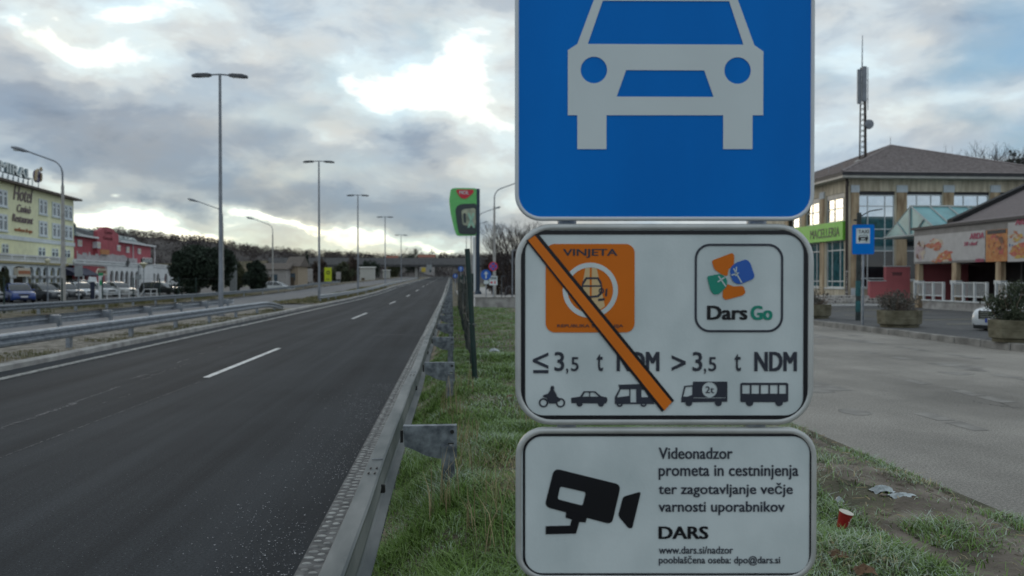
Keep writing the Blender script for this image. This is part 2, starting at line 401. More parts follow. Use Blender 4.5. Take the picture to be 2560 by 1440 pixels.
# bare earth along the paved edge
def path_z(x, y): return verge_z(x, y) + .012 + .014*bump2(x*2, y*1.3)
sheet('side_street', 3.74, 12.45, -20, 46, .25, m_street)
sheet('side_lot', 12.2, 90, -20, 140, .246, m_lot)
sheet('forecourt', .55, 12.2, 46, 150, .254, MT['concrete'])
mb = MB()
for k in range(40): r_ = rng.uniform(-.012, .012); mb.box((12.535+r_*.7, k*1.0+.5, .2+r_*.5), (.17, .985, .43), rng.uniform(-.006, .006), bev=.018)
tag(mb.build('street_kerb', MT['kerb_stone']), kind='structure')
mb = MB(); mb.bb((12.62, 0, .0), (15.6, 40, .416)); tag(mb.build('pavement_island', m_lot), kind='structure')
# left kerb, gravel verge and median
def crumb(y): return .01*math.sin(y*3.1)+.006*math.sin(y*9.7)
mb = MB()
rings = []
for i in range(140):
    y = -10 + i*2.4; g_ = .0092*(y-62)*min(1, max(0, (y-62)/60)) if y > 62 else 0.0; rings.append([(-8.95+crumb(y), y, g_-.02), (-8.96+crumb(y), y, g_+.11+crumb(y+3)), (-9.0, y, g_+.13), (-9.2, y, g_+.13+crumb(y+1)), (-9.22, y, g_-.02)])
mb.loft(rings); tag(mb.build('median_kerb', MT['concrete'], smooth=True), kind='structure')
tag(grid('median_ground', [-13.6+.2*i for i in range(23)], [-10+.8*i for i in range(76)], lambda x, y: .06+.035*bump2(x, y), MT['gravel']), kind='structure')
sheet('median_crossing', -13.6, -8.95, 49.5, 58, .02, m_opp)
tag(grid('median_verge', [-13.6+.2*i for i in range(23)], [58+2*i for i in range(180)], lambda x, y: .07+.05*bump2(x, y)+(.0092*(y-62)*min(1, max(0, (y-62)/60)) if y > 62 else 0), MT['soil']), kind='structure')
tag(grid('left_verge', [-23.6+.25*i for i in range(14)], [-10+2*i for i in range(200)], lambda x, y: .06+.05*bump2(x, y)+(.0092*(y-62)*min(1, max(0, (y-62)/60)) if y > 62 else 0), MT['soil']), kind='structure')
sheet('car_park', -60, -23.4, 10, 190, .0, m_lot)
# the road climbs gently beyond about 60 m
def rise(y): return .0092*(y-62)*min(1, max(0, (y-62)/60)) if y > 62 else 0.0
def ramp_(name, x0, x1, z, mat, y1=420): return tag(grid(name, [x0, (x0+x1)/2, x1], [-40, 0, 30]+[60+8*i for i in range(46)], lambda x, y: z+rise(y), mat), kind='structure')
ramp_('road', -8.95, -.50, 0.0, m_road); ramp_('opposite_road', -20.4, -13.6, 0.0, m_opp)
tag(grid('right_shoulder', [-.52, .3, 1.2, 3.2], [46.2+8*i for i in range(46)], lambda x, y: .24+(rise(y)-.26)*max(0, (1.2-x)/1.72) if x < 1.2 else (.24 if x < 3 else .2), MT['soil']), kind='structure')
tag(grid('left_bank', [-31, -27, -23.6], [46+8*i for i in range(46)], lambda x, y: -.02 if x < -30 else (rise(y)*(.5 if x < -25 else 1)-.015), MT['soil']), kind='structure')
# painted lines
def strip(mb, x0, x1, y0, y1, z=.004):
    y = y0
    while y < y1-.01:
        e = y1 if y1 < 62 else min(y1, 62 if y < 62 else y+8)
        mb.add([(x0, y, z+rise(y)), (x1, y, z+rise(y)), (x1, e, z+rise(e)), (x0, e, z+rise(e))], [(0, 1, 2, 3)]); y = e
mb = MB()
strip(mb, -.98, -.83, 60, 400); strip(mb, -.965, -.845, 26, 60, .003); strip(mb, -8.36, -8.19, -20, 400)
for y in range(11, 400): pass
tag(mb.build('edge_line', MT['worn_paint']), kind='structure')
pm('bar_paint', (.20, .20, .195), .85, col2=(.46, .46, .44), scale=7, pos=True, detail=8); pm('worn_base', (.06, .06, .062), .9, col2=(.17, .17, .168), scale=11, pos=True, detail=8)
q_ = MB(); strip(q_, -.985, -.825, -20, 26, .002); tag(q_.build('worn_line', MT['worn_base']), kind='structure')
mb = MB(); r5 = random.Random(5)
y = 1.0
while y < 60:                                       # raised bars of the rumble line
    for s_, o_ in ((-.036, 0), (.036, .056)): mb.ball((-.905+s_+.006*math.sin(y*37), y+o_, .001), (.036*r5.uniform(.75, 1.1), .021*r5.uniform(.7, 1.15), .010*r5.uniform(.6, 1.1)), 7) if y < 30 else mb.box((-.905+s_, y+o_, .008), (.085, .055, .012))
    if 8 < y < 32: mb.box((-8.275, y, .010), (.175, .062, .014), bev=.004)
    y += .112
tag(mb.build('rumble_bars', MT['bar_paint'], smooth=True, edge=60), kind='structure')
mb = MB()
d0, d1 = atZ(515, 944), atZ(716, 868)
ln = d1.y - d0.y; per = atZ(880, 797).y - d0.y
for k in range(-2, 24):
    strip(mb, -4.66, -4.53, d0.y + k*per, d0.y + k*per + ln*.95)
tag(mb.build('lane_marking', MT['line_paint']), kind='structure')
mb = MB()
def scuff(p0, p1, wd, jit, n, prob):
    p0, p1 = atZ(*p0), atZ(*p1); d = (p1-p0); t = d.normalized(); nn = Vector((-t.y, t.x, 0))
    for k in range(n):
        if rng.random() > prob: continue
        a_ = p0+d*(k/n)+nn*rng.gauss(0, jit); b_ = p0+d*((k+rng.uniform(.6, 1.6))/n)+nn*rng.gauss(0, jit); h_ = nn*wd*rng.uniform(.2, .7)
        mb.add([(q.x, q.y, .003+.00002*k) for q in (a_-h_, a_+h_, b_+h_*.6, b_-h_*.6)], [(0, 3, 2, 1)])
scuff((-60, 1092), (190, 1008), .05, .02, 46, .9); scuff((170, 1012), (300, 966), .035, .012, 30, .85); scuff((-40, 1160), (500, 955), .016, .003, 120, .75); scuff((330, 958), (470, 908), .03, .03, 30, .35)
scuff((300, 960), (600, 850), .03, .04, 40, .2); scuff((930, 838), (1010, 836), .05, .02, 16, .8); scuff((250, 1010), (330, 985), .02, .02, 10, .5)
tag(mb.build('scuff_mark', pm('scuff', (.075, .075, .08), .85, col2=(.17, .17, .18), scale=8, pos=True)), kind='structure')

mb = MB()
for pts in ([(2075, 905), (2150, 925), (2240, 938), (2330, 962), (2440, 985), (2570, 1032)], [(2420, 1000), (2480, 1012), (2560, 1020)]):
    pl_ = [atZ(x, y, .2535) for x, y in pts]; fine = []
    for p, q in zip(pl_[:-1], pl_[1:]):
        n = 9
        for k in range(n): fine.append(p.lerp(q, k/n)+Vector((rng.gauss(0, .02), rng.gauss(0, .03), 0)))
    for p, q in zip(fine[:-1], fine[1:]):
        wd = rng.uniform(.004, .014); mb.add([p-Vector((0, wd, 0)), q-Vector((0, wd, 0)), q+Vector((0, wd, 0)), p+Vector((0, wd, 0))], [(0, 1, 2, 3)])
tag(mb.build('street_crack', pm('crack', (.03, .028, .025), .95)), kind='structure')
mb = MB(); r6 = random.Random(21)
for k in range(26):
    x, y, s_ = r6.uniform(4.2, 12), r6.uniform(4, 30), r6.uniform(.08, .45); n = 14; a0 = r6.uniform(0, 6); el_ = r6.uniform(1, 2.4)
    mb.add([(x+s_*(.7+.5*r6.random())*math.cos(2*math.pi*q/n+a0), y+s_*el_*(.7+.5*r6.random())*math.sin(2*math.pi*q/n+a0), .2528+.00001*k) for q in range(n)], [tuple(range(n))])
for x0 in (5.4, 7.0, 8.9, 10.4):                           # tyre tracks along the street
    for k in range(60):
        y = 2+k*.6
        if r6.random() < .55: mb.add([(x0+.18*math.sin(y*.15)+dx+r6.uniform(-.03, .03), yy, .2532+.00001*k) for dx, yy in ((-.11, y), (.11, y+.02), (.10, y+.55), (-.12, y+.5))], [(0, 1, 2, 3)])
tag(mb.build('street_stain', pm('stain', (.17, .16, .146), .9, col2=(.30, .285, .26), scale=3, pos=True, detail=8)), kind='structure')
# road salt and grit gathered towards the edge line
mb = MB(); r_ = random.Random(12)
for k in range(2600):
    y = 3.2+11*r_.random()**1.3; x = -1.0-abs(r_.gauss(0, .38)); s_ = r_.uniform(.002, .0065)*(1 if r_.random() < .9 else 1.6)
    if r_.random() > .35+.65*(math.sin(y*2.1+x*3) > -.2): continue
    a_ = r_.uniform(0, 6.28); mb.add([(x+s_*math.cos(a_+q), y+s_*math.sin(a_+q), .004+(.004 if q in (0, 3.1) else 0)) for q in (0, 1.3, 3.1, 4.6)], [(0, 1, 2, 3)])
tag(mb.build('road_grit', pm('grit', (.16, .16, .175), .7, col2=(.50, .50, .52), scale=60, pos=True)), 'white salt and grit along the road edge', kind='stuff')

# ------------------------------------------------------------------ guardrails
WB = [(.0, .155), (.012, .152), (.03, .14), (.078, .115), (.082, .06), (.035, .025), (.018, 0), (.035, -.025), (.082, -.06), (.078, -.115), (.03, -.14), (.012, -.152), (0, -.155)]
def wbeam(x, y0, y1, z, side, step=4.0, wob=0, dip=None):
    """W-shaped steel beam along y; side = +1 bulges to +x"""
    prof = [(d*side, h) for d, h in WB]; inner = [((d-.006)*side, h) for d, h in WB][::-1]
    mb = MB(); rings = []; y = y0; k = 0
    while True:
        w_ = wob*math.sin(y*.7)+wob*.6*math.sin(y*1.9+1); dz = (dip(y) if dip else 0)+rise(y)
        rings.append([(x+w_+d, y, z+h+dz+wob*.4*math.sin(y*1.1)) for d, h in prof+inner])
        if y >= y1: break
        y = min(y1, y+1.0)
    mb.loft(rings); return mb
RB = [(-.505, .742), (-.500, .75), (-.418, .752), (-.408, .742), (-.413, .715), (-.432, .68), (-.436, .63), (-.428, .575), (-.436, .53), (-.446, .48), (-.436, .464), (-.392, .452), (-.388, .444), (-.45, .438), (-.478, .47), (-.487, .53), (-.46, .58), (-.46, .63), (-.500, .68)]
def rear_beam(off, y0, y1):
    mb = MB(off); y = y0; rings = []
    while y <= y1:
        w_ = .005*math.sin(y*.7)+.004*math.sin(y*1.9+1); h_ = .004*math.sin(y*1.1)
        rings.append([(x+w_, y, z+h_+rise(y)) for x, z in RB]); y += 1.0
    return mb.loft(rings)
def guardrail(name, x, y0, y1, z, side, label, px, step, first, group, bracket=None, wob=0.0, dip=None, post_d=(.10, .14), zb=0.0, block=None, bolts=True, mat='galvanised', mat2='galvanised'):
    root = empty(name, (x, y0, zb), 0, label, 'guardrail', group)
    off = (x, y0, zb)
    b = wbeam(x, y0, y1, z, side, wob=wob, dip=dip); b.off = Vector((0, 0, 0)); b.v = [tuple(Vector(p)-Vector(off)) for p in b.v]
    if bracket: b = rear_beam(off, y0, y1)
    bm_ = b.build('beam', MT[mat], root, smooth=True, edge=35)
    if bracket:
        q = MB(off); yy = first-1.45
        while yy < 40:
            for dx, dy in ((-.47, 0), (-.435, .0), (-.47, .12), (-.435, .12)): q.box((dx, yy+dy, .7545), (.011, .032, .004), bev=.001)
            q.box((-.425, yy+.4, .56), (.03, .03, .05), bev=.005); yy += step
        q.build('bolts', MT['bolt_dark'], bm_)
        q = MB(off); yy = first-1.1
        while yy < 60: q.box((-.452, yy, .7545), (.066, .012, .004)); yy += step
        q.build('lap_joint', MT['galvanised_dark'], bm_)
    y = first; k = 0
    while y < y1:
        dz = (dip(y) if dip else 0)+rise(y)
        p = MB(off); p.bb((px-post_d[0]/2, y-.02, zb-.1+rise(y)), (px+post_d[0]/2, y+post_d[1], z+(.0 if bracket else .12)+dz))
        if y < 70 or k % 2 == 0:
            p.build('post', MT[mat2], root)
            if bracket: bracket(root, off, y, k)
            if block:
                q = MB(off); q.box(((px+x)/2-side*.0, y+.05, z+dz), (abs(px-x)+.02, .16, .28), bev=.012); q.build('spacer', MT[mat2], root)
        y += step; k += 1
    if bolts:
        q = MB(off); y = first
        while y < min(y1, 45):
            for dy in (-.14, -.05, .05, .14):
                for h in (.087, -.087): q.box((x+.082*side, y+2+dy, z+h), (.012, .028, .028), bev=.006)
            y += step
        q.build('bolts', MT['galvanised_light'], root)
    return root
def bracket(root, off, y, k):
    """wide sheet-metal spacer between beam and post"""
    mb = MB((off[0], off[1], off[2]-rise(y)))
    pts = [(-.365, .745), (.035, .75), (.035, .505), (-.10, .505), (-.19, .525), (-.29, .575), (-.355, .60)]
    mb.poly([rnd_poly(pts, .008), circ(-.01, .61, .012, 10)], y=y, th=.006)
    mb.bb((-.365, y, .738), (.035, y+.07, .75)); mb.bb((.029, y, .505), (.035, y+.09, .74))
    br = mb.build('bracket', MT['galvanised_dark'], root)
    if k < 8:
        bm = MB(off); bm.lathe([(.016, y-.014), (.016, y-.002)], (.0, 0, .705), 6, 'Y'); bm.bb((-.03, y-.012, .614), (.012, y-.003, .622)); bm.bb((-.385, y-.01, .63), (-.365, y+.02, .72))
        bm.build('bolt', MT['bolt_dark'], br)
Y1 = 6.0
guardrail('guardrail', -.385, -2.0, 190, .60, -1, 'long steel crash barrier between the road and the frosty grass verge, seen from behind', -.03, 4.55, Y1, 'steel guardrails along the roads', bracket, wob=.004, post_d=(.10, .05), zb=.0, mat='galvanised_light', mat2='galvanised_dark', bolts=False)
def dip_a(y): return -.35*max(0, (y-42)/5)**2
guardrail('guardrail', -9.75, 3, 47, .50, 1, 'near steel median barrier that ends beside the crossing gap', -9.87, 4.0, 9.4, 'steel guardrails along the roads', None, dip=dip_a, block=True)
guardrail('guardrail', -13.25, 3, 50, .52, -1, 'steel median barrier seen from its back with box spacers, behind the nearest median barrier', -12.98, 4.0, 7.5, 'steel guardrails along the roads', None, block=True, bolts=False)
guardrail('guardrail', -20.7, 6, 150, .50, 1, 'far dark steel barrier in front of the hotel car park', -20.82, 4.0, 10.0, 'steel guardrails along the roads', None, block=True, mat='galvanised_dark')
guardrail('guardrail', -9.75, 60, 230, .50, 1, 'median barrier beyond the crossing gap, running off towards the bridge', -9.87, 4.0, 61, 'steel guardrails along the roads', None, block=True, bolts=False)

# ------------------------------------------------------------------ green wire fence on the verge
fr = empty('wire_fence', (.36, 12.2, .27), 0, 'dark green chain link fence with a leaning end post on the grass verge', 'fence')
off = (.36, 12.2, .27)
pb, pt = atY(1189, 962, 12.3), atY(1168, 622, 12.3)
mb = MB(off); mb.tube([pb-Vector((0, 0, .1)), pb.lerp(pt, .5), pt], [.045, .043, .041], 10); mb.build('post', MT['fence_green'], fr, smooth=True)
mb = MB(off); q = pb.lerp(pt, .45); mb.tube([q-Vector((.05, .02, 0)), q+Vector((.06, -.04, -.01))], .012, 6); mb.build('strap', MT['galvanised_light'], fr)
posts = [(.33, 12.6)]
for k in range(1, 13): posts.append((.36+.02*math.sin(k*2.1), 12.5+2.6*k))
for k, (x, y) in enumerate(posts[1:]):
    mb = MB(off); mb.tube([(x, y, .1), (x+.03*math.sin(k*3), y, 1.95+.08*math.sin(k*1.7))], .03, 8); mb.build('post', MT['fence_green'], fr, smooth=True)
mb = MB(off); r_ = random.Random(3)
for (xa, ya), (xb, yb) in zip(posts[:-1], posts[1:]):
    def pw(t, h):
        sag = .10*math.sin(math.pi*t); return (xa+(xb-xa)*t + .022*math.sin(h*4+ya*2+t*5)-.02, ya+(yb-ya)*t, .30+h*(1.52-sag)/1.5)
    n = 26
    for i in range(-n//2, n):
        for s in (1, -1):
            pts = []
            for j in range(9):
                h = 1.5*j/8; t = (i + .5 + s*h/1.5*n*.5 + (0 if s > 0 else n*.5))/n
                if 0 <= t <= 1: pts.append(pw(t, h))
            if len(pts) > 1: mb.tube(pts, .0034, 3, cap=False)
    for h in (.02, .75, 1.5): mb.tube([pw(t/8, h) for t in range(9)], .005, 4, cap=False)
mb.build('mesh', MT['fence_wire'], fr)

# ------------------------------------------------------------------ the three-plate road sign
SD = 2.43; S = F/SD
sc_ = ORI + Vector((math.sin(YAW), math.cos(YAW), 0))*SD + Vector((math.cos(YAW), -math.sin(YAW), 0))*((1665-1280)/S)
sg = empty('road_sign', (sc_.x, sc_.y, .25), -YAW, 'tall triple road sign in the foreground: blue car panel above two white panels', 'road sign')
def U(x): return (x-1665)/S
def W_(y): return EYE-.25-(y-697)/S
def P(pts): return [(U(x), W_(y)) for x, y in pts]
def RR(x0, x1, y0, y1, r): return rrect(U(x0), U(x1), W_(y1), W_(y0), r/S)
T0 = .0006
def flat(name, polys, mat, parent, layer, th=.0006):
    mb = MB(); mb.poly(polys, y=-.003-layer*.0008, th=th); return mb.build(name, MT[mat], parent)
def lettering(name, items, mat, parent, layer, bold=0.0):
    mb = MB()
    for it in items:
        txt, x0, x1, y0, y1 = it[:5]
        mb.text(txt, U(x0), U(x1), W_(y1), W_(y0), y=-.003-layer*.0008, th=.0005, bold=it[5] if len(it) > 5 else bold)
    return mb.build(name, MT[mat], parent)
for x in (1420, 1905):
    mb = MB(); mb.tube([(U(x), .058, -.3), (U(x), .058, 2.75)], .03, 16); mb.build('post', MT['galvanised'], sg, smooth=True)
def plate(name, x0, x1, y0, y1, r, framew, face, rim):
    pl = MB(); pl.poly([RR(x0, x1, y0, y1, r)], y=.0, th=.004)
    p = pl.build(name, MT[face], sg)
    # rolled aluminium edge: a rounded profile swept round the outline
    o = RR(x0, x1, y0, y1, r); fm = MB(); rings = []
    cx, cz = U((x0+x1)/2), W_((y0+y1)/2)
    n = len(o)
    hw = framew/S
    for i in range(n):
        a, b = Vector(o[i-1]), Vector(o[(i+1) % n]); t = (b-a).normalized(); nrm = Vector((-t.y, t.x))
        q = Vector(o[i])
        rings.append([(q.x+nrm.x*k, yy, q.y+nrm.y*k) for k, yy in ((0, .012), (0, -.002), (hw*.2, -.0055), (hw*.55, -.0065), (hw*.85, -.0052), (hw, -.0026), (hw, .0))])
    rings.append(rings[0]); fm.loft(rings, cap=False); fm.build('rim', MT[rim], p, smooth=True, edge=50)
    cl = MB()
    for xx in (1420, 1905):
        for yy in (y0+(y1-y0)*.2, y0+(y1-y0)*.8): cl.box((U(xx), .03, W_(yy)), (.09, .052, .03))
    cl.build('clamp', MT['sign_back'], p); return p
# blue plate
bp_ = plate('blue_panel', 1287, 2034, -195, 552, 66, 10, 'sign_blue', 'sign_rim')
car = [(1418.9, 128.4), (1442.6, 112.8), (1493, -22), (1832, -22), (1882.9, 116), (1905.4, 131.5), (1905.4, 289.8), (1879, 289.8), (1879, 374), (1805.9, 374), (1805.9, 289.8), (1515.3, 289.8), (1515.3, 374), (1442.6, 374), (1442.6, 289.8), (1418.9, 289.8)]
holes = [[(1505.6, 5.8), (1819.9, 7), (1855.7, 114.7), (1468.6, 112.8)], [(1563.9, 177.8), (1758.4, 178.5), (1781.8, 244.3), (1540.6, 243.5)]]
flat('car_symbol', [P(car)]+[P(h) for h in holes]+[circ(U(1483.8), W_(177.4), 33/S), circ(U(1841.3), W_(178.9), 33/S)], 'sign_symbol', bp_, 1)
# toll plate
tp = plate('toll_panel', 1288, 2034, 560, 1063, 92, 15, 'sign_white', 'sign_frame')
flat('border', [RR(1302.5, 2018.5, 576, 1049, 56), RR(1313, 2008, 586.5, 1038.5, 46)], 'sign_black', tp, 1)
og = flat('vignette_square', [RR(1364, 1586, 610, 831, 23)], 'sign_orange', tp, 1)
flat('ring', [circ(U(1475.5), W_(725.6), 69/S, 40), circ(U(1475.5), W_(725.6), 57/S, 40)], 'sign_white', tp, 2)
flat('road_symbol', [P([(1463, 670), (1474, 669.5), (1474, 780), (1450, 776), (1452, 735)]), P([(1479, 669.5), (1491, 670), (1512, 765), (1498, 776), (1479, 780)])], 'sign_beige', tp, 2)
flat('small_car_symbol', [P([(1452, 722), (1456, 705), (1464, 693), (1496, 693), (1503, 705), (1506, 722), (1504, 735), (1496, 743), (1472, 745), (1458, 738)]), P([(1457, 713), (1467, 698), (1493, 698), (1501, 713)]), P([(1457, 717), (1502, 717), (1500, 731), (1493, 738), (1472, 740), (1460, 732)])], 'sign_ink', tp, 3)
flat('coin_symbol', [circ(U(1503), W_(727), 7/S, 14), circ(U(1503), W_(727), 4.4/S, 14), P([(1495, 747), (1511, 745), (1511, 751), (1495, 753)]), P([(1514, 722), (1518, 721), (1517, 740), (1512, 741)])], 'sign_ink', tp, 3)
lettering('heading', [('VINJETA', 1407, 1543, 622.5, 645)], 'sign_ink', tp, 2, .025)
lettering('small_print', [('REPUBLIKA SLOVENIJA', 1393, 1558, 810.5, 820.5)], 'sign_ink', tp, 2, .012)
flat('logo_box', [RR(1736, 1957, 609.4, 830.6, 38), RR(1741.5, 1951.5, 615, 825, 33)], 'sign_ink', tp, 1)
def c5(pts, r): return rnd_poly([(U(1270+x/2.667), W_(540+y/2.667)) for x, y in pts], r/S)
flat('logo_petal', [c5([(1355, 298), (1492, 246), (1506, 262), (1503, 335), (1468, 350), (1462, 402), (1425, 392), (1372, 355)], 6), c5([(1458, 452), (1500, 470), (1568, 465), (1582, 512), (1562, 530), (1448, 560), (1430, 545), (1430, 495)], 6)], 'sign_orange', tp, 1)
flat('logo_petal', [c5([(1516, 312), (1585, 288), (1612, 312), (1642, 402), (1628, 422), (1540, 457), (1498, 440), (1478, 390), (1482, 340)], 7)], 'sign_logo_blue', tp, 2)
flat('logo_petal', [c5([(1323, 402), (1418, 385), (1458, 420), (1458, 470), (1402, 522), (1368, 524), (1348, 495)], 7)], 'sign_green', tp, 2)
def c5s(a, b, wd=1.6):
    a, b = Vector((U(1270+a[0]/2.667), W_(540+a[1]/2.667))), Vector((U(1270+b[0]/2.667), W_(540+b[1]/2.667)))
    t = (b-a).normalized()*wd/S; nn = Vector((-t.y, t.x)); return [tuple(a+nn), tuple(b+nn), tuple(b-nn), tuple(a-nn)]
mbp = [c5s((1500, 350), (1555, 445)), c5s((1486, 395), (1535, 380)), c5s((1520, 340), (1515, 400)), c5s((1400, 400), (1450, 470)), c5s((1395, 440), (1440, 410))]
for k, q_ in enumerate(mbp):
    if k == 0: lines = MB()
    lines.poly([q_], y=-.003-3*.0008, th=.0005)
lines.build('logo_lines', MT['sign_white'], tp)
lettering('logo_word', [('Dars', 1767, 1868, 764, 799.5)], 'sign_black', tp, 1, .04)
lettering('logo_word', [('Go', 1875.5, 1930.5, 764, 800)], 'sign_green', tp, 1, .04)
lettering('weight_limit', [('3', 1386, 1410.5, 879.5, 928), (',', 1415, 1420.5, 921, 935), ('5', 1427.5, 1446.5, 892.5, 928), ('t', 1491.5, 1507.5, 885, 928), ('NDM', 1541.5, 1648.5, 879.5, 928),
          ('3', 1731, 1755.5, 879.5, 928), (',', 1759.5, 1765, 921, 935), ('5', 1771, 1790.5, 892.5, 928), ('t', 1836, 1852, 885, 928), ('NDM', 1885.5, 1992, 879.5, 928)], 'sign_ink', tp, 1, .03)
flat('comparison_sign', [P([(1371, 881), (1371, 889), (1343, 901.5), (1371, 914), (1371, 922), (1332, 905), (1332, 898)]), P([(1333, 925), (1371, 925), (1371, 933), (1333, 933)]), P([(1679, 888), (1714, 903), (1714, 911), (1679, 927), (1679, 919), (1703, 907), (1679, 896)])], 'sign_ink', tp, 1)
def c7(pts): return [(U(1300+x/3.459), W_(860+y/3.459)) for x, y in pts]
def k7(x, y, r, n=20): return circ(U(1300+x/3.459), W_(860+y/3.459), r/3.459/S, n)
flat('motorcycle_symbol', [k7(203, 508, 41), k7(203, 508, 27), k7(350, 508, 41), k7(350, 508, 27)], 'sign_ink', tp, 1)
flat('rider_symbol', [c7([(262, 380), (270, 362), (290, 362), (297, 380), (292, 396), (308, 420), (322, 455), (345, 470), (350, 490), (318, 505), (305, 515), (250, 515), (232, 470), (195, 455), (205, 440), (240, 430), (262, 398)])], 'sign_ink', tp, 2)
flat('saloon_car_symbol', [c7([(442, 465), (520, 455), (550, 408), (650, 408), (700, 450), (752, 462), (757, 490), (745, 512), (725, 515), (445, 512)]), c7([(540, 455), (560, 420), (598, 420), (598, 455)]), c7([(606, 420), (645, 420), (680, 455), (606, 455)])], 'sign_ink', tp, 1)
flat('saloon_wheels', [k7(515, 515, 27), k7(700, 515, 27)], 'sign_ink', tp, 2)
flat('camper_symbol', [c7([(850, 352), (1060, 345), (1100, 385), (1160, 465), (1160, 520), (820, 520), (820, 460), (860, 385)]), c7([(838, 462), (870, 392), (945, 392), (945, 448), (838, 462)]), c7([(955, 390), (1005, 390), (1005, 505), (955, 505)]), c7([(1050, 395), (1075, 400), (1110, 460), (1050, 460)])], 'sign_ink', tp, 1)
flat('camper_wheels', [k7(862, 515, 29), k7(862, 515, 14), k7(1068, 515, 29), k7(1068, 515, 14)], 'sign_ink', tp, 2)
flat('lorry_symbol', [c7([(1395, 470), (1420, 362), (1495, 355), (1495, 325), (1793, 325), (1793, 465), (1793, 500), (1395, 505)]), c7([(1412, 455), (1432, 372), (1490, 368), (1490, 440), (1450, 455)]), c7([(1500, 462), (1780, 462), (1780, 468), (1500, 468)]), k7(1640, 395, 66, 28)], 'sign_ink', tp, 1)
flat('lorry_wheels', [k7(1460, 508, 30), k7(1715, 508, 30)], 'sign_ink', tp, 2)
lettering('lorry_badge', [('2t', 1300+1602/3.459, 1300+1678/3.459, 860+365/3.459, 860+425/3.459)], 'sign_ink', tp, 1, .01)
wins = [c7([(1922+80*k, 355), (1990+80*k-2, 355), (1990+80*k-2, 430), (1922+80*k, 430)]) for k in range(5)]
wins[-1] = c7([(2242, 355), (2300, 355), (2300, 430), (2242, 430)])
flat('bus_symbol', [c7([(1905, 345), (1920, 335), (2305, 335), (2320, 345), (2320, 495), (2295, 503), (1912, 503), (1905, 490)])]+wins, 'sign_ink', tp, 1)
flat('bus_wheels', [k7(1985, 505, 33), k7(2240, 505, 33)], 'sign_ink', tp, 2)
flat('bar_edge', [P([(1315, 602), (1345, 584), (1685, 1001), (1655, 1030)])], 'sign_black', tp, 4)
flat('diagonal_bar', [P([(1320, 601), (1337, 589), (1679, 1005), (1661, 1026)])], 'sign_bar', tp, 5)
# video plate
vp = plate('camera_panel', 1289, 2043, 1070, 1454, 72, 15, 'sign_white', 'sign_frame')
flat('border', [RR(1307, 2031, 1085, 1441, 48), RR(1313, 2025, 1091, 1435, 43)], 'sign_black', vp, 1)
lettering('notice', [('Videonadzor', 1647, 1832, 1119, 1148), ('prometa in cestninjenja', 1647, 1997, 1163, 1200), ('ter zagotavljanje večje', 1647, 1983, 1208, 1244), ('varnosti uporabnikov', 1647, 1963, 1254, 1289)], 'sign_ink', vp, 1, .022)
lettering('operator', [('DARS', 1647, 1772, 1317, 1349)], 'sign_black', vp, 1, .032)
lettering('web_address', [('www.dars.si/nadzor', 1648, 1834, 1367, 1386), ('pooblaščena oseba: dpo@dars.si', 1648, 1952, 1391, 1416)], 'sign_ink', vp, 1, .02)
def c6(pts): return [(U(1270+x/3.2), W_(1040+y/3.2)) for x, y in pts]
flat('video_camera_symbol', [rnd_poly(c6([(370, 420), (905, 552), (832, 872), (292, 728)]), 15/S), rnd_poly(c6([(418, 565), (624, 612), (598, 720), (396, 668)]), 6/S)], 'sign_black', vp, 1)
flat('lens_symbol', [rnd_poly(c6([(922, 648), (1066, 606), (996, 902), (966, 902), (882, 802)]), 7/S)], 'sign_black', vp, 1)
flat('bracket_symbol', [c6([(465, 768), (632, 812), (622, 856), (572, 850), (545, 944), (302, 950), (302, 884), (497, 880), (512, 830), (462, 818)])], 'sign_black', vp, 2)

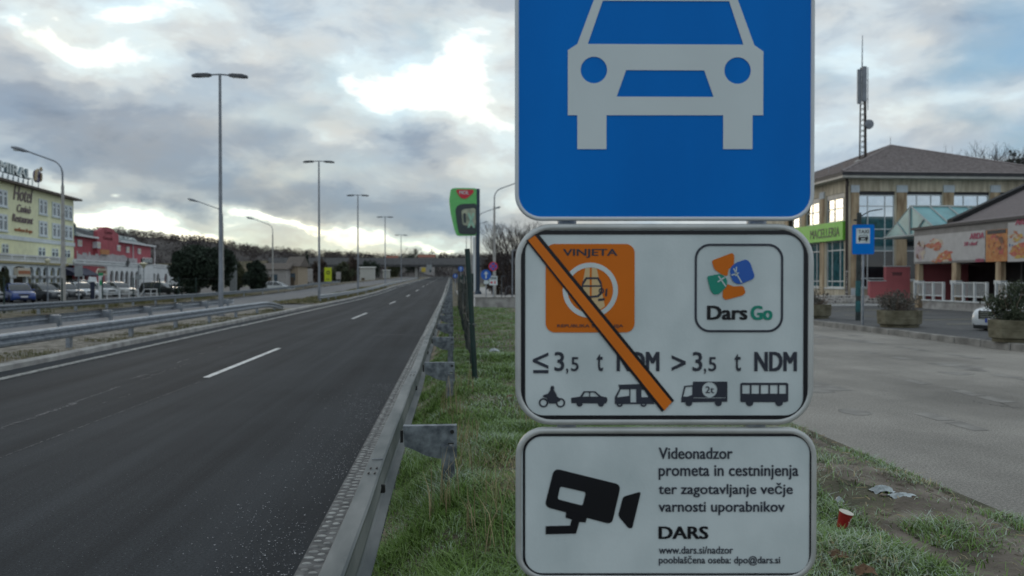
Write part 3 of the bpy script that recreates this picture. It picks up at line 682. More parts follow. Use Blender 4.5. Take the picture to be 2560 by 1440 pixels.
# ------------------------------------------------------------------ verge grass
def grass_mat():
    m = bpy.data.materials.new('grass_blades'); m.use_nodes = True; t = m.node_tree; b = t.nodes['Principled BSDF']
    g = t.nodes.new('ShaderNodeNewGeometry')
    n = t.nodes.new('ShaderNodeTexNoise'); n.inputs['Scale'].default_value = .8; n.inputs['Detail'].default_value = 6; n.inputs['Roughness'].default_value = .7; t.links.new(g.outputs['Position'], n.inputs['Vector'])
    sx = t.nodes.new('ShaderNodeSeparateXYZ'); t.links.new(g.outputs['Position'], sx.inputs[0])
    fx = t.nodes.new('ShaderNodeMath'); fx.operation = 'MULTIPLY_ADD'; fx.use_clamp = True; t.links.new(sx.outputs[0], fx.inputs[0]); fx.inputs[1].default_value = .28; fx.inputs[2].default_value = .07
    ad = t.nodes.new('ShaderNodeMath'); ad.operation = 'MULTIPLY_ADD'; t.links.new(g.outputs['Random Per Island'], ad.inputs[0]); ad.inputs[1].default_value = .55
    sb = t.nodes.new('ShaderNodeMath'); sb.operation = 'SUBTRACT'; nn = t.nodes.new('ShaderNodeMath'); nn.operation = 'MULTIPLY_ADD'; t.links.new(n.outputs[0], nn.inputs[0]); nn.inputs[1].default_value = 1.5; nn.inputs[2].default_value = -.56
    na = t.nodes.new('ShaderNodeMath'); na.operation = 'MULTIPLY_ADD'; t.links.new(fx.outputs[0], na.inputs[0]); na.inputs[1].default_value = .24; t.links.new(nn.outputs[0], na.inputs[2])
    t.links.new(na.outputs[0], sb.inputs[0]); sb.inputs[1].default_value = .10
    t.links.new(sb.outputs[0], ad.inputs[2])
    r = t.nodes.new('ShaderNodeValToRGB'); t.links.new(ad.outputs[0], r.inputs[0])
    st = [(.0, (.062, .115, .014)), (.28, (.120, .215, .034)), (.44, (.165, .26, .065)), (.60, (.225, .32, .15)), (.78, (.44, .53, .45)), (.92, (.44, .37, .20))]
    while len(r.color_ramp.elements) < len(st): r.color_ramp.elements.new(.5)
    for e, (p, c) in zip(r.color_ramp.elements, st): e.position = p; e.color = (*c, 1)
    t.links.new(r.outputs[0], b.inputs['Base Color']); b.inputs['Roughness'].default_value = .6; b.inputs['Specular IOR Level'].default_value = .25
    return m
def noise2(x, y, s, seed=0):
    """smooth value noise, numpy"""
    r2 = np.random.default_rng(seed).random((64, 64)); x = x*s; y = y*s
    xi, yi = np.floor(x).astype(int), np.floor(y).astype(int); fx, fy = x-xi, y-yi
    fx, fy = fx*fx*(3-2*fx), fy*fy*(3-2*fy); g = lambda a, b: r2[a % 64, b % 64]
    return (g(xi, yi)*(1-fx)+g(xi+1, yi)*fx)*(1-fy)+(g(xi, yi+1)*(1-fx)+g(xi+1, yi+1)*fx)*fy
def blades(n, x0, x1, y0, y1, hmin, hmax, wd, zf, dens=None, lean=.7):
    x = NP.uniform(x0, x1, n); y = NP.uniform(y0, y1, n)
    if dens is not None:
        keep = NP.random(n) < dens(x, y); x, y = x[keep], y[keep]; n = len(x)
    z = zf(x, y); a = NP.uniform(0, 2*np.pi, n); h = NP.uniform(hmin, hmax, n)*(.30+1.45*noise2(x, y, 2.3, 5)**1.5)
    ln = NP.uniform(.15, 1.0, n)*lean*h*1.2; wv = wd*NP.uniform(.6, 1.3, n)
    dx, dy = np.cos(a), np.sin(a); px, py = -dy, dx
    def pt(t, hs, side, wf):
        return np.stack([x+dx*ln*t+px*wv*wf*side, y+dy*ln*t+py*wv*wf*side, z+h*hs], -1)
    q = np.stack([pt(0, -.05, -1, .5), pt(0, -.05, 1, .5), pt(.3, .55, 1, .4), pt(.3, .55, -1, .4)], 1)
    q2 = np.stack([pt(.3, .55, -1, .4), pt(.3, .55, 1, .4), pt(1, .86, 1, .08), pt(1, .86, -1, .08)], 1)
    return q, q2
def blade_mesh(name, parts, mat, **kw):
    """blades keep two joined quads each so that every blade is one island"""
    A = np.concatenate([p[0] for p in parts]); B = np.concatenate([p[1] for p in parts]); n = len(A)
    V = np.concatenate([A, B[:, 2:]], 1)                     # 6 vertices per blade
    me = bpy.data.meshes.new(name); me.vertices.add(n*6); me.vertices.foreach_set('co', V.astype(np.float32).ravel())
    base = (np.arange(n)*6)[:, None]
    li = np.concatenate([base+np.array([0, 1, 2, 3]), base+np.array([3, 2, 4, 5])], 1).astype(np.int32).ravel()
    me.loops.add(n*8); me.loops.foreach_set('vertex_index', li); me.polygons.add(n*2)
    me.polygons.foreach_set('loop_start', np.arange(0, n*8, 4, dtype=np.int32)); me.polygons.foreach_set('loop_total', np.full(n*2, 4, dtype=np.int32))
    me.update(calc_edges=True); o = bpy.data.objects.new(name, me); COL.objects.link(o); me.materials.append(mat)
    return tag(o, **kw)
def vz(x, y):
    t = np.clip((x+.52)/.55, 0, 1); e = np.clip((3.78-x)/.6, 0, 1)
    b = .5*np.sin(1.7*x+2.3*y+1)+.3*np.sin(4.1*x-3.3*y)+.2*np.sin(7.3*x+6.1*y+2)
    return -.01+t*t*(3-2*t)*.26+.03*b*t*e+.03*e*t
def dens(x, y):
    d = .35+.95*noise2(x, y, .9, 2)
    bare = 1.3*np.exp(-(((x-.50)/.36)**2+((y-5.75)/.42)**2)) + 1.1*np.exp(-(((x-.62)/.36)**2+((y-6.7)/.45)**2)) + .9*np.exp(-(((x-.55)/.3)**2+((y-4.7)/.25)**2)) + .7*np.exp(-(((x-.9)/.3)**2+((y-9.5)/.7)**2))
    edge = np.clip((3.72-x)/.9, 0, 1)                     # thin towards the paved side
    edge = np.where(x > 2.65, np.clip(edge*1.2*(noise2(x, y, 1.3, 9) > .45)+.07, 0, 1), 1)
    edge = np.where((x > 3.5) & (noise2(x*0, y, .9, 4) > .45), .8, edge)
    return np.clip(d*edge*(1-.8*np.clip(bare, 0, 1)), .02, 1)
m_grass = grass_mat()
blade_mesh('grass', [blades(150000, -.50, 3.72, 3.2, 9, .025, .085, .0062, vz, dens, 1.7), blades(80000, -.50, 3.72, 9, 18, .025, .08, .010, vz, dens, 1.7),
                     blades(40000, -.42, 3.72, 18, 44, .03, .08, .018, vz, dens), blades(3500, -.50, .1, 3.2, 16, .05, .12, .006, vz, dens, 1.2)], m_grass,
           label='frosted green grass covering the verge', kind='stuff')
pm('straw', (.34, .27, .15), .7, var=.3, scale=4)
def tufts(pts, hm, n, wd=.006):
    out = []
    for (x, y, r) in pts:
        q = blades(n, x-r, x+r, y-r*1.4, y+r*1.4, hm*.6, hm, wd, vz, None, .45); out.append(q)
    return out
blade_mesh('dry_grass', tufts([(.10, 6.35, .10), (.12, 7.6, .14), (-.05, 9.6, .10), (.05, 9.2, .1), (.20, 5.1, .12), (.32, 4.6, .2), (.9, 8.4, .2), (.15, 11, .15), (.35, 12.6, .12), (-.05, 5.4, .1)], .44, 20), MT['straw'],
           label='dry straw stalks standing along the barrier posts', kind='stuff')
blade_mesh('dead_grass', [blades(2600, .12, .95, 5.3, 7.5, .02, .07, .006, vz, lambda x, y: np.clip(1.2*np.exp(-(((x-.50)/.3)**2+((y-5.9)/.5)**2))+1.2*np.exp(-(((x-.55)/.3)**2+((y-6.9)/.45)**2)), 0, 1), 2.2), blades(500, 2.6, 3.7, 4, 10, .02, .06, .006, vz, None, 2.2)], MT['straw'], label='flattened dry grass on the bare patches', kind='stuff')
def zflat(z): return lambda x, y: np.full_like(x, z)
def dn(seed, t): return lambda x, y: np.clip((noise2(x, y, .8, seed)-t)*4, 0, 1)
pm('weeds', (.07, .085, .025), .8, col2=(.20, .17, .075), scale=.7, pos=True)
blade_mesh('median_weeds', [blades(16000, -10.5, -9.22, 8, 49, .03, .10, .012, zflat(.09), dn(3, .42)), blades(9000, -13.4, -9.3, 58, 120, .06, .18, .05, lambda x, y: .09+.0092*np.clip(y-62, 0, None)*np.clip((y-62)/60, 0, 1), dn(4, .3)),
                            blades(16000, -23.4, -20.9, 14, 90, .08, .28, .03, zflat(.09), dn(6, .35))], MT['weeds'], label='patchy weeds on the gravel median and verges', kind='stuff')
# earth lumps on the bare strip by the paved edge
mb = MB()
for k in range(420):
    x = rng.gauss(3.3, .28); y = rng.uniform(3.5, 12); s = rng.uniform(.006, .03)
    if k < 120: x, y = rng.gauss(.6, .25), rng.gauss(6.1, .5)
    if x > 3.72: continue
    mb.ball((x, y, verge_z(x, y)+s*.2), (s*rng.uniform(.7, 1.6), s*rng.uniform(.7, 1.6), s*.6), 5)
tag(mb.build('earth_clods', MT['dirt'], smooth=True), 'loose earth clods on the bare patches', None, None, 'stuff')
mb = MB()
rings = []
for i in range(150):                                     # worn earth strip
    y = 2 + i*.12; a = 2.75+.28*math.sin(y*1.3)+.15*math.sin(y*3.7); b2 = 3.72
    rings.append([(a+(b2-a)*k/6, y, path_z(a+(b2-a)*k/6, y) if 0 < k < 6 else verge_z(a+(b2-a)*k/6, y)-.01) for k in range(7)])
for i in range(len(rings)-1): pass
v0 = [p for r2 in rings for p in r2]; f0 = [(i*7+k, i*7+k+1, (i+1)*7+k+1, (i+1)*7+k) for i in range(len(rings)-1) for k in range(6)]
mb.add(v0, f0); tag(mb.build('bare_earth', MT['dirt'], smooth=True, edge=180), kind='structure')

# ------------------------------------------------------------------ litter
pm('cup_red', (.42, .025, .025), .4, var=.15); pm('cup_inside', (.62, .58, .50), .5, var=.06); pm('litter_white', (.36, .40, .41), .35, var=.35, scale=20); pm('leaf_brown', (.15, .085, .045), .8, var=.35, scale=8)
pc = atZ(2103, 1300, .34)
cu = empty('paper_cup', (pc.x, pc.y, .285), 0, 'red paper cup standing in the grass beside the paved street', 'cup'); cu.rotation_euler = (R(12), R(10), .3)
mb = MB(); mb.loft([[(r*math.cos(2*math.pi*k/24), r*math.sin(2*math.pi*k/24), h) for k in range(24)] for r, h in ((.028, 0), (.0425, .108), (.0445, .11), (.0425, .113), (.0395, .11), (.026, .006))])
mb.build('cup_wall', MT['cup_red'], cu, smooth=True, edge=50)
mb = MB(); mb.loft([[(r*math.cos(2*math.pi*k/24), r*math.sin(2*math.pi*k/24), h) for k in range(24)] for r, h in ((.0392, .1125), (.0385, .109), (.0255, .008), (.001, .0075))], cap=False)
mb.build('cup_lining', MT['cup_inside'], cu, smooth=True)
mb = MB(); mb.lathe([(.0428, .1095), (.0445, .111), (.0448, .1135), (.043, .1145), (.041, .113)], (0, 0, 0), 24); mb.build('cup_lip', MT['cup_inside'], cu, smooth=True)
mb = MB()
for k in range(9):
    a = R(-75+rng.uniform(-12, 12)); r1 = .0292+.0143*(.3+.05*k)
    mb.box((r1*math.cos(a)*1.03, r1*math.sin(a)*1.03, .03+.0068*k), (.009, .003, .0045), a+math.pi/2)
mb.build('cup_print', MT['cup_inside'], cu)
def crumple(c, sx, sy, h, seed, n=9):
    r2 = random.Random(seed); mb = MB(c); vs = []; fs = []
    for j in range(n):
        for i in range(n):
            u, v = i/(n-1)-.5, j/(n-1)-.5
            vs.append((c[0]+u*sx+r2.uniform(-1, 1)*sx*.05, c[1]+v*sy+r2.uniform(-1, 1)*sy*.05, c[2]+h*(1-2.2*(u*u+v*v))*r2.uniform(.35, 1.1)))
    for j in range(n-1):
        for i in range(n-1): fs.append((j*n+i, j*n+i+1, (j+1)*n+i+1, (j+1)*n+i))
    return mb.add(vs, fs)
for (px, py, zz, sx, sy, h, lab, mt) in ((2098, 1250, .31, .05, .045, .035, 'crumpled white plastic cup lying behind the red paper cup', 'litter_white'),
        (2205, 1226, .30, .17, .12, .05, 'crushed clear plastic bottle on the bare earth strip', 'litter_white'),
        (2256, 1238, .30, .19, .10, .03, 'torn white plastic sheet on the bare earth beside the paved edge', 'litter_white'),
        (1236, 877, .30, .22, .2, .07, 'small white scrap of paper in the grass near the fence post', 'litter_white'),
        (2095, 1388, .33, .10, .09, .05, 'curled brown leaf in the grass below the red paper cup', 'leaf_brown'),
        (2160, 1428, .33, .11, .08, .05, 'large dry brown leaf at the bottom edge of the verge', 'leaf_brown'),
        (1278, 992, .31, .12, .1, .05, 'pale brown dead leaf in the frosty grass beside the white sign panel', 'leaf_brown')):
    c = atZ(px, py, zz); nm = {'litter_white': 'plastic_scrap', 'leaf_brown': 'dead_leaf'}[mt]
    o = crumple(c, sx, sy, h, px).build(nm, MT[mt], smooth=True, edge=25); o.location = (c.x, c.y, zz-.01)
    tag(o, lab, 'litter' if mt == 'litter_white' else 'leaf')
mb = MB()
for k in range(60):
    x, y = rng.uniform(2.8, 3.7), rng.uniform(4.5, 9)
    a = rng.uniform(0, 3.14); mb.box((x, y, verge_z(x, y)+.035), (rng.uniform(.03, .10), .004, .004), a)
tag(mb.build('straw_litter', MT['straw']), 'scattered straw bits on the bare earth strip', kind='stuff')
# ------------------------------------------------------------------ vehicles
pm('glass_dark', (.02, .028, .034), .08, var=.3, spec=.9); pm('tyre', (.012, .012, .013), .85, var=.2); pm('rim_alloy', (.38, .40, .42), .35, metal=.8, var=.1)
pm('head_lamp', (.62, .66, .68), .12, var=.1, spec=.9); pm('plate_white', (.7, .7, .68), .5, var=.05); pm('trim_black', (.012, .013, .015), .45, var=.2); pm('chrome', (.7, .72, .74), .15, metal=1, var=.05)
pm('plate_blue', (.01, .05, .35), .5, var=.05)
def car(label, loc, rz, col, L_=4.2, W=1.76, H=1.48, nose=.78, near=False, wagon=.0, group='cars parked in front of the hotel'):
    root = empty('parked_car', loc, rz, label, 'car', group)
    key = 'car_paint_%d_%d_%d' % tuple(int(c*255) for c in col)
    mt = MT.get(key) or pm(key, col, .3, var=.06, scale=2, coat=.8)
    hw = W/2
    def ring(y, zb, zt, w, crown=.02, tuck=.06):
        w *= hw; m = zb+(zt-zb)*.55
        return [(-w+tuck, y, zb), (-w, y, zb+.08), (-w-.005, y, m), (-w+.03, y, zt-.04), (-w+.10, y, zt), (-w*.4, y, zt+crown), (w*.4, y, zt+crown), (w-.10, y, zt), (w-.03, y, zt-.04), (w+.005, y, m), (w, y, zb+.08), (w-tuck, y, zb)]
    h = nose
    st = [(-.5, .34, h-.22, .78), (-.49, .26, h-.13, .86), (-.465, .21, h-.05, .93), (-.42, .19, h+.0, .975), (-.34, .18, h+.07, .99), (-.24, .18, h+.13, 1), (-.12, .18, h+.17, 1), (.1, .18, h+.18, 1), (.3, .18, h+.20, 1), (.43, .2, h+.21, .97), (.48, .24, h+.14, .92), (.5, .32, h-.02, .85)]
    mb = MB(); mb.loft([ring(y*L_, a, b, c) for y, a, b, c in st]); body = mb.build('body', mt, root, smooth=True, edge=38)
    # cabin glass and painted roof with pillars
    b0 = h+.15
    def gr(y, z, wt, wb=.93): return [(-hw*wb, y, b0), (-hw*wt, y, z), (-hw*wt*.5, y, z+.012), (hw*wt*.5, y, z+.012), (hw*wt, y, z), (hw*wb, y, b0)]
    fr0, fr1, rr1, rr0 = -.23*L_, -.05*L_, (.34+wagon*.08)*L_, (.46+wagon*.02)*L_
    mb = MB(); mb.loft([gr(fr0, b0+.01, .86), gr((fr0+fr1)/2, b0+(H-b0)*.56, .81), gr(fr1, H-.045, .74), gr(.05*L_, H-.015, .73), gr(.2*L_, H-.02, .73), gr(rr1, H-.09, .72), gr(rr0, b0+.02, .82)])
    mb.build('window', MT['glass_dark'], root, smooth=True, edge=30)
    mb = MB()
    def rr(y, z, wt): return [(-hw*wt-.012, y, z-.045), (-hw*wt+.05, y, z), (0, y, z+.022), (hw*wt-.05, y, z), (hw*wt+.012, y, z-.045)]
    mb.loft([rr(fr1-.05, H-.06, .75), rr(fr1+.1, H-.018, .745), rr(.05*L_, H+.004, .735), rr(.2*L_, H-.001, .735), rr(rr1, H-.07, .725)])
    for s in (-1, 1):
        for a, b, r in (((.87, fr0, b0), (.75, fr1, H-.05), .035), ((.93, .08*L_, b0), (.745, .08*L_, H-.03), .04), ((.92, .30*L_, b0), (.73, .27*L_, H-.05), .05), ((.86, rr0-.02, b0), (.73, rr1, H-.09), .05)):
            mb.tube([(s*hw*a[0], a[1], a[2]), (s*hw*b[0], b[1], b[2])], r, 6)
    mb.build('roof', mt, root, smooth=True, edge=40)
    for s in (-1, 1):
        for y in (-.315*L_, .30*L_):
            q = MB(); c = (s*(hw-.10), y, .31)
            q.lathe([(.20, -.11), (.30, -.10), (.315, -.06), (.315, .06), (.30, .10), (.21, .112), (.20, .09)], c, 20, 'X'); t = q.build('wheel', MT['tyre'], root, smooth=True)
            q = MB(); q.lathe([(.21, -.09), (.21, .085), (.17, .10), (.03, .105), (.001, .106)], c, 14, 'X'); q.build('rim', MT['rim_alloy'], t, smooth=True)
        q = MB(); q.loft([[(s*(hw*.50), -.497*L_, h-.20), (s*(hw*.50), -.47*L_, h-.055), (s*hw*.91, -.425*L_, h-.035), (s*hw*.99, -.425*L_, h-.14), (s*hw*.86, -.485*L_, h-.225)],
                          [(s*(hw*.50), -.44*L_, h-.20), (s*(hw*.50), -.43*L_, h-.07), (s*hw*.88, -.40*L_, h-.05), (s*hw*.92, -.40*L_, h-.14), (s*hw*.82, -.44*L_, h-.2)]])
        q.build('headlight', MT['head_lamp'], root, smooth=True, edge=30)
        q = MB(); q.ball((s*(hw+.09), -.17*L_, b0+.06), (.10, .06, .07), 7); q.build('mirror', mt if not near else mt, root, smooth=True)
    q = MB(); q.box((0, -.497*L_, h-.17), (W*.44, .04, .13), bev=.012); q.box((0, -.492*L_, .33), (W*.62, .06, .13), bev=.015); 
    if near: q.box((0, -.495*L_, h-.20), (W*.60, .07, .24), bev=.02); q.box((0, -.488*L_, .32), (W*.80, .09, .20), bev=.02)
    g = q.build('grille', MT['trim_black'], root)
    q = MB(); q.box((0, -.507*L_, .46), (.5, .02, .115)); pl = q.build('number_plate', MT['plate_white'], root)
    return root, body, g
# cars by the hotel: (px of the front centre, ground depth, turn, colour ...)
CARS = [('blue hatchback at the near end of the parked row by the small round tree', 44, 66, 40, (.015, .05, .22), dict(L_=4.0, H=1.5)),
        ('white car cut by the left edge, next to the blue hatchback', -14, 67, 45, (.55, .57, .58), dict(L_=4.2)),
        ('dark grey hatchback parked in front of the tall curved lamp post', 104, 70, 66, (.055, .062, .07), dict(L_=4.2)),
        ('black car with a shiny roof behind the dark grey hatchback', 112, 79, 70, (.012, .013, .016), dict(L_=4.5)),
        ('charcoal car just right of the tall curved lamp post', 158, 75, 60, (.03, .034, .04), dict(L_=4.1)),
        ('white hatchback parked behind the grey box sign', 200, 79, 52, (.62, .65, .68), dict(L_=3.9, H=1.52)),
        ('grey van-like car in the second row behind the white hatchback', 206, 90, 55, (.16, .18, .20), dict(L_=4.5, H=1.72, wagon=1)),
        ('small pale car behind the dark blue ticket machine', 250, 86, 58, (.42, .45, .47), dict(L_=3.9)),
        ('silver saloon nearest the white arches', 294, 88, 58, (.38, .38, .37), dict(L_=4.5, H=1.5)),
        ('black estate car beside the dark evergreen tree', 402, 98, 78, (.015, .018, .02), dict(L_=4.6, wagon=1)),
        ('white car parked beyond the dark evergreens by the pale house', 694, 112, 80, (.60, .63, .65), dict(L_=4.4))]
for lab, px, Y, rz, col, kw in CARS:
    p = atY(px, 697, Y); car(lab, (p.x, p.y, 0), R(rz), col, **kw)

# ------------------------------------------------------------------ street lamps
def double_lamp(px, ytop, Y, lab):
    p = atY(px, 697, Y); h = atY(px, ytop, Y).z
    root = empty('street_lamp', (p.x, Y, .05), 0, lab, 'street lamp', 'tall double-armed lamps on the median')
    q = MB(); q.tube([(0, 0, 0), (0, 0, 1.6), (0, 0, 1.7), (0, 0, h)], [.125, .115, .10, .065], 12); q.box((0, 0, .03), (.36, .36, .06), bev=.01); q.build('pole', MT['lamp_grey'], root, smooth=True)
    q = MB(); q.tube([(-.65, 0, h-.02), (0, 0, h+.03), (.65, 0, h-.02)], .04, 8); q.build('arm', MT['lamp_grey'], root, smooth=True)
    for s in (-1, 1):
        q = MB(); q.loft([[(s*x, -b, h-.02+t), (s*x, b, h-.02+t), (s*x, b*.8, h-.02+t+th), (s*x, -b*.8, h-.02+t+th)] for x, b, t, th in ((.42, .10, -.04, .10), (.58, .16, -.07, .15), (1.08, .18, -.10, .16), (1.32, .12, -.10, .10))])
        hd = q.build('lamp_head', MT['lamp_dark'], root, smooth=True, edge=50)
        q = MB(); q.box((s*.86, 0, h-.095), (.6, .25, .03), bev=.01); q.build('lens', MT['head_lamp'], hd)
    return root
for px, yt, Y, lab in ((552, 190, 40, 'nearest tall double-armed lamp post on the median, beside the dark evergreen'), (798, 405, 70, 'second double-armed lamp post standing past the crossing gap'),
                       (895, 489, 98.5, 'third double-armed lamp post along the median beyond the gap'), (963, 543, 134, 'fourth double-armed lamp post along the median, near the white hut'), (1003, 588, 176, 'farthest double-armed lamp post just before the bridge')):
    double_lamp(px, yt, Y, lab)
def curved_lamp(x, y, h, reach, rz, lab, group, hs=1.0):
    """single curved arm reaching to local -x"""
    root = empty('street_lamp', (x, y, 0), rz, lab, 'street lamp', group)
    q = MB(); hb = h-2.6
    q.tube([(0, 0, 0), (0, 0, 1.2), (0, 0, hb)], [.16, .145, .085], 12); q.build('pole', MT['lamp_pole_pale'], root, smooth=True)
    pts = [(0, 0, hb-.1), (0, 0, hb+.7)]
    for k in range(1, 8):
        a = R(10*k); pts.append((-.9*(1-math.cos(a)), 0, hb+.7+.9*math.sin(a)))
    e = Vector(pts[-1]); d = Vector((-1, 0, .36)); t = (reach-.6-abs(e.x))
    pts += [tuple(e+d*t*.5), tuple(e+d*t)]
    q = MB(); q.tube(pts, [.055]*3+[.045]*(len(pts)-3), 10); q.build('arm', MT['lamp_grey'], root, smooth=True)
    e = Vector(pts[-1]); q = MB()
    q.loft([[(e.x-x_*hs, b*hs*math.cos(2*math.pi*k/12), e.z+.36*x_*.75+t_+c*hs*math.sin(2*math.pi*k/12)) for k in range(12)] for x_, b, c, t_ in ((-.1, .05, .05, 0), (.1, .09, .08, 0), (.35, .17, .12, 0), (.7, .18, .12, .01), (.95, .13, .08, .0), (1.05, .04, .03, -.02))])
    hd = q.build('lamp_head', MT['lamp_grey'], root, smooth=True, edge=60)
    q = MB(); q.ball((e.x-.58*hs, 0, e.z+.10), (.36*hs, .14*hs, .08), 8); q.build('lens', MT['head_lamp'], hd, smooth=True)
    return root
for px, yt, Y, lab in ((158, 345, 52, 'pale concrete lamp post with one curved arm, nearest the hotel cars'), (557, 488, 88, 'single-armed lamp partly hidden behind the nearest double-armed lamp post'), (682, 536, 116, 'single-armed lamp above the pale house beyond the evergreens')):
    p = atY(px, 697, Y); h = atY(px, yt, Y).z
    curved_lamp(p.x, Y, h-.35, 2.75 if Y < 60 else 3.2, R(-4) if Y < 60 else 0, lab, 'single-armed lamps along the hotel side')
for px, yt, Y, lab in ((1236, 432, 70, 'single-armed lamp post behind the blue arrow sign on the right verge'), (1196, 505, 102, 'second single-armed lamp on the right side, partly behind the fuel price totem'), (1178, 545, 140, 'third single-armed lamp on the right side, beyond the fuel price totem'), (1166, 570, 190, 'farthest single-armed lamp on the right side of the road')):
    p = atY(px, 697, Y); h = atY(px, yt, Y).z
    curved_lamp(p.x, Y, h-.3, 3.0 if Y < 80 else 2.6, math.pi, lab, 'single-armed lamps along the right side', .8)

# ------------------------------------------------------------------ hotel row
pm('hotel_yellow', (.78, .79, .53), .85, var=.07, scale=1.5, bump=.05); pm('hotel_trim', (.62, .68, .71), .8, var=.08, scale=2); pm('hotel_roof', (.12, .10, .085), .9, var=.2, scale=4)
pm('window_dark', (.06, .09, .115), .12, var=.4, scale=1.2, spec=.8); pm('letter_bronze', (.15, .11, .12), .5, var=.15); pm('letter_orange', (.36, .12, .04), .5, var=.1)
pm('letter_white', (.60, .66, .66), .5, var=.1); pm('letter_side', (.13, .19, .22), .6, var=.1); pm('emblem_violet', (.07, .055, .12), .4, var=.2); pm('emblem_gold', (.32, .24, .13), .4, var=.2)
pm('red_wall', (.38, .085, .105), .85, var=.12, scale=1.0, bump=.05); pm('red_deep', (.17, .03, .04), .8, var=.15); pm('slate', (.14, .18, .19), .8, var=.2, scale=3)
pm('white_wall', (.66, .68, .69), .85, var=.08, scale=1.2); pm('tarp', (.36, .34, .35), .8, var=.2, scale=3); pm('awning_navy', (.018, .02, .05), .7, var=.2); pm('orange_panel', (.42, .17, .06), .7, var=.1)
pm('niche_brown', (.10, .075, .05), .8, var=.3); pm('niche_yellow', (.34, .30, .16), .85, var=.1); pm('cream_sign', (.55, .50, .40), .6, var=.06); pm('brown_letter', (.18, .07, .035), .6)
pm('black_panel', (.015, .017, .02), .5, var=.2); pm('hedge', (.035, .04, .02), .9, col2=(.12, .08, .045), scale=6, bump=.6, bscale=20)
HP1, HP0 = atY(185, 697, 110), atY(0, 697, 88.7)
HE = Vector((HP1.x-HP0.x, HP1.y-HP0.y, 0)).normalized(); HN = Vector((HE.y, -HE.x, 0)); HRZ = math.atan2(HE.y, HE.x)
HO = Vector((HP1.x, HP1.y, 0))
def H(px, py, y=0.0):
    q = hitp(px, py, HO - HN*(-0.0) + HN*(-y), HN); d = q-HO; return d.dot(HE), q.z
def arch(x0, x1, z0, z1, n=10):
    r = (x1-x0)/2; return [(x0, z0), (x1, z0)]+[((x0+x1)/2+r*math.cos(math.pi*k/n), z1-r+r*math.sin(math.pi*k/n)) for k in range(n+1)]
hz = H(185, 497)[1]
ho = empty('hotel', HO, HRZ, 'yellow four-storey hotel with arcade and rooftop letters at the left edge', 'hotel')
mb = MB(); mb.bb((-60, 0, 0), (0, 14, hz-.25)); mb.build('wall', MT['hotel_yellow'], ho)
mb = MB(); mb.bb((-61, -.8, hz-.25), (.9, 14.8, hz-.02)); mb.bb((-60.5, -.4, hz-.02), (.5, 14.4, hz+.1)); mb.build('roof', MT['hotel_roof'], ho)
zb0, zb1 = H(183, 616)[1], H(183, 607)[1]
mb = MB(); mb.bb((-60, -.12, zb0), (.12, -.003, zb1)); mb.build('band', MT['hotel_trim'], ho)
def arched_pair(root, x0, x1, z0, z1, y=0.0, panel=True, n=2):
    q = MB(); w_ = (x1-x0); k = w_/n
    holes = [arch(x0+k*i+k*.20, x0+k*i+k*.80, z0+.18, z1-.22) for i in range(n)]
    if panel:
        q.poly([[(x0, z0), (x1, z0), (x1, z1), (x0, z1)]]+holes, y=y-.05, th=.09); q.bb((x0-.12, y-.2, z0-.12), (x1+.12, y-.003, z0-.003))
        mid = (z0+z1)/2+.35*(z1-z0)/2
        for i in range(n):
            q.bb((x0+k*i+k*.2, y-.07, mid-.12), (x0+k*i+k*.8, y-.02, mid+.06))
        fr = q.build('window_frame', MT['hotel_trim'], root)
    else:
        q.poly([arch(x0+k*i+k*.08, x0+k*i+k*.92, z0-.05, z1+.12) for i in range(n)]+[arch(x0+k*i+k*.16, x0+k*i+k*.84, z0, z1) for i in range(n)], y=y-.05, th=.09)
        for i in range(n): q.bb((x0+k*i+k*.16, y-.07, z0+(z1-z0)*.55), (x0+k*i+k*.84, y-.02, z0+(z1-z0)*.72))
        fr = q.build('window_frame', MT['hotel_trim'], root); holes = [arch(x0+k*i+k*.16, x0+k*i+k*.84, z0, z1) for i in range(n)]
    q = MB(); q.poly(holes, y=y-.02, th=.03); q.build('pane', MT['window_dark'], fr)
def wx(a, b, t, bt):
    x0, z1 = H(a, t); x1, z0 = H(b, bt); return x0, x1
rows = [(H(106, 536)[1], H(106, 498.5)[1]), (H(106, 590)[1], H(106, 552.5)[1])]
cols = [wx(96, 117, 500, 536), wx(129, 149.5, 505, 544), wx(158, 180, 511, 550), wx(-6, 17, 475, 517)]
c3 = cols[3]; cols += [(c3[0]-3.6*k, c3[1]-3.6*k) for k in (1, 2, 3)]
for z0, z1 in rows:
    for x0, x1 in cols: arched_pair(ho, x0, x1, z0, z1)
z0, z1 = H(103, 638)[1], H(103, 620)[1]
for a, b in ((94.5, 112.5), (128, 145), (158, 174.5), (3, 20)):
    x0, x1 = H(a, 630)[0], H(b, 630)[0]; arched_pair(ho, x0, x1, z0, z1, panel=False)
def htext(name, txt, a, b, t, bt, mat, bold, shear, th=.12):
    x0, x1 = H(a, (t+bt)/2)[0], H(b, (t+bt)/2)[0]; xm = (a+b)/2
    q = MB(); q.text(txt, x0, x1, H(xm, bt)[1], H(xm, t)[1], y=-.08, th=.06, bold=bold, shear=shear); return q.build(name, MT[mat], ho)
htext('name_letters', 'Hotel', 32, 80, 469, 504, 'letter_bronze', 0, .28)
htext('name_letters', 'Casinò', 41, 75, 513, 532, 'letter_bronze', .008, .3)
htext('name_letters', 'Restaurant', 29, 81, 538, 557, 'letter_bronze', .008, .3)
htext('name_letters', 'wellness & spa', 35, 79, 571, 583, 'letter_orange', .012, .25)
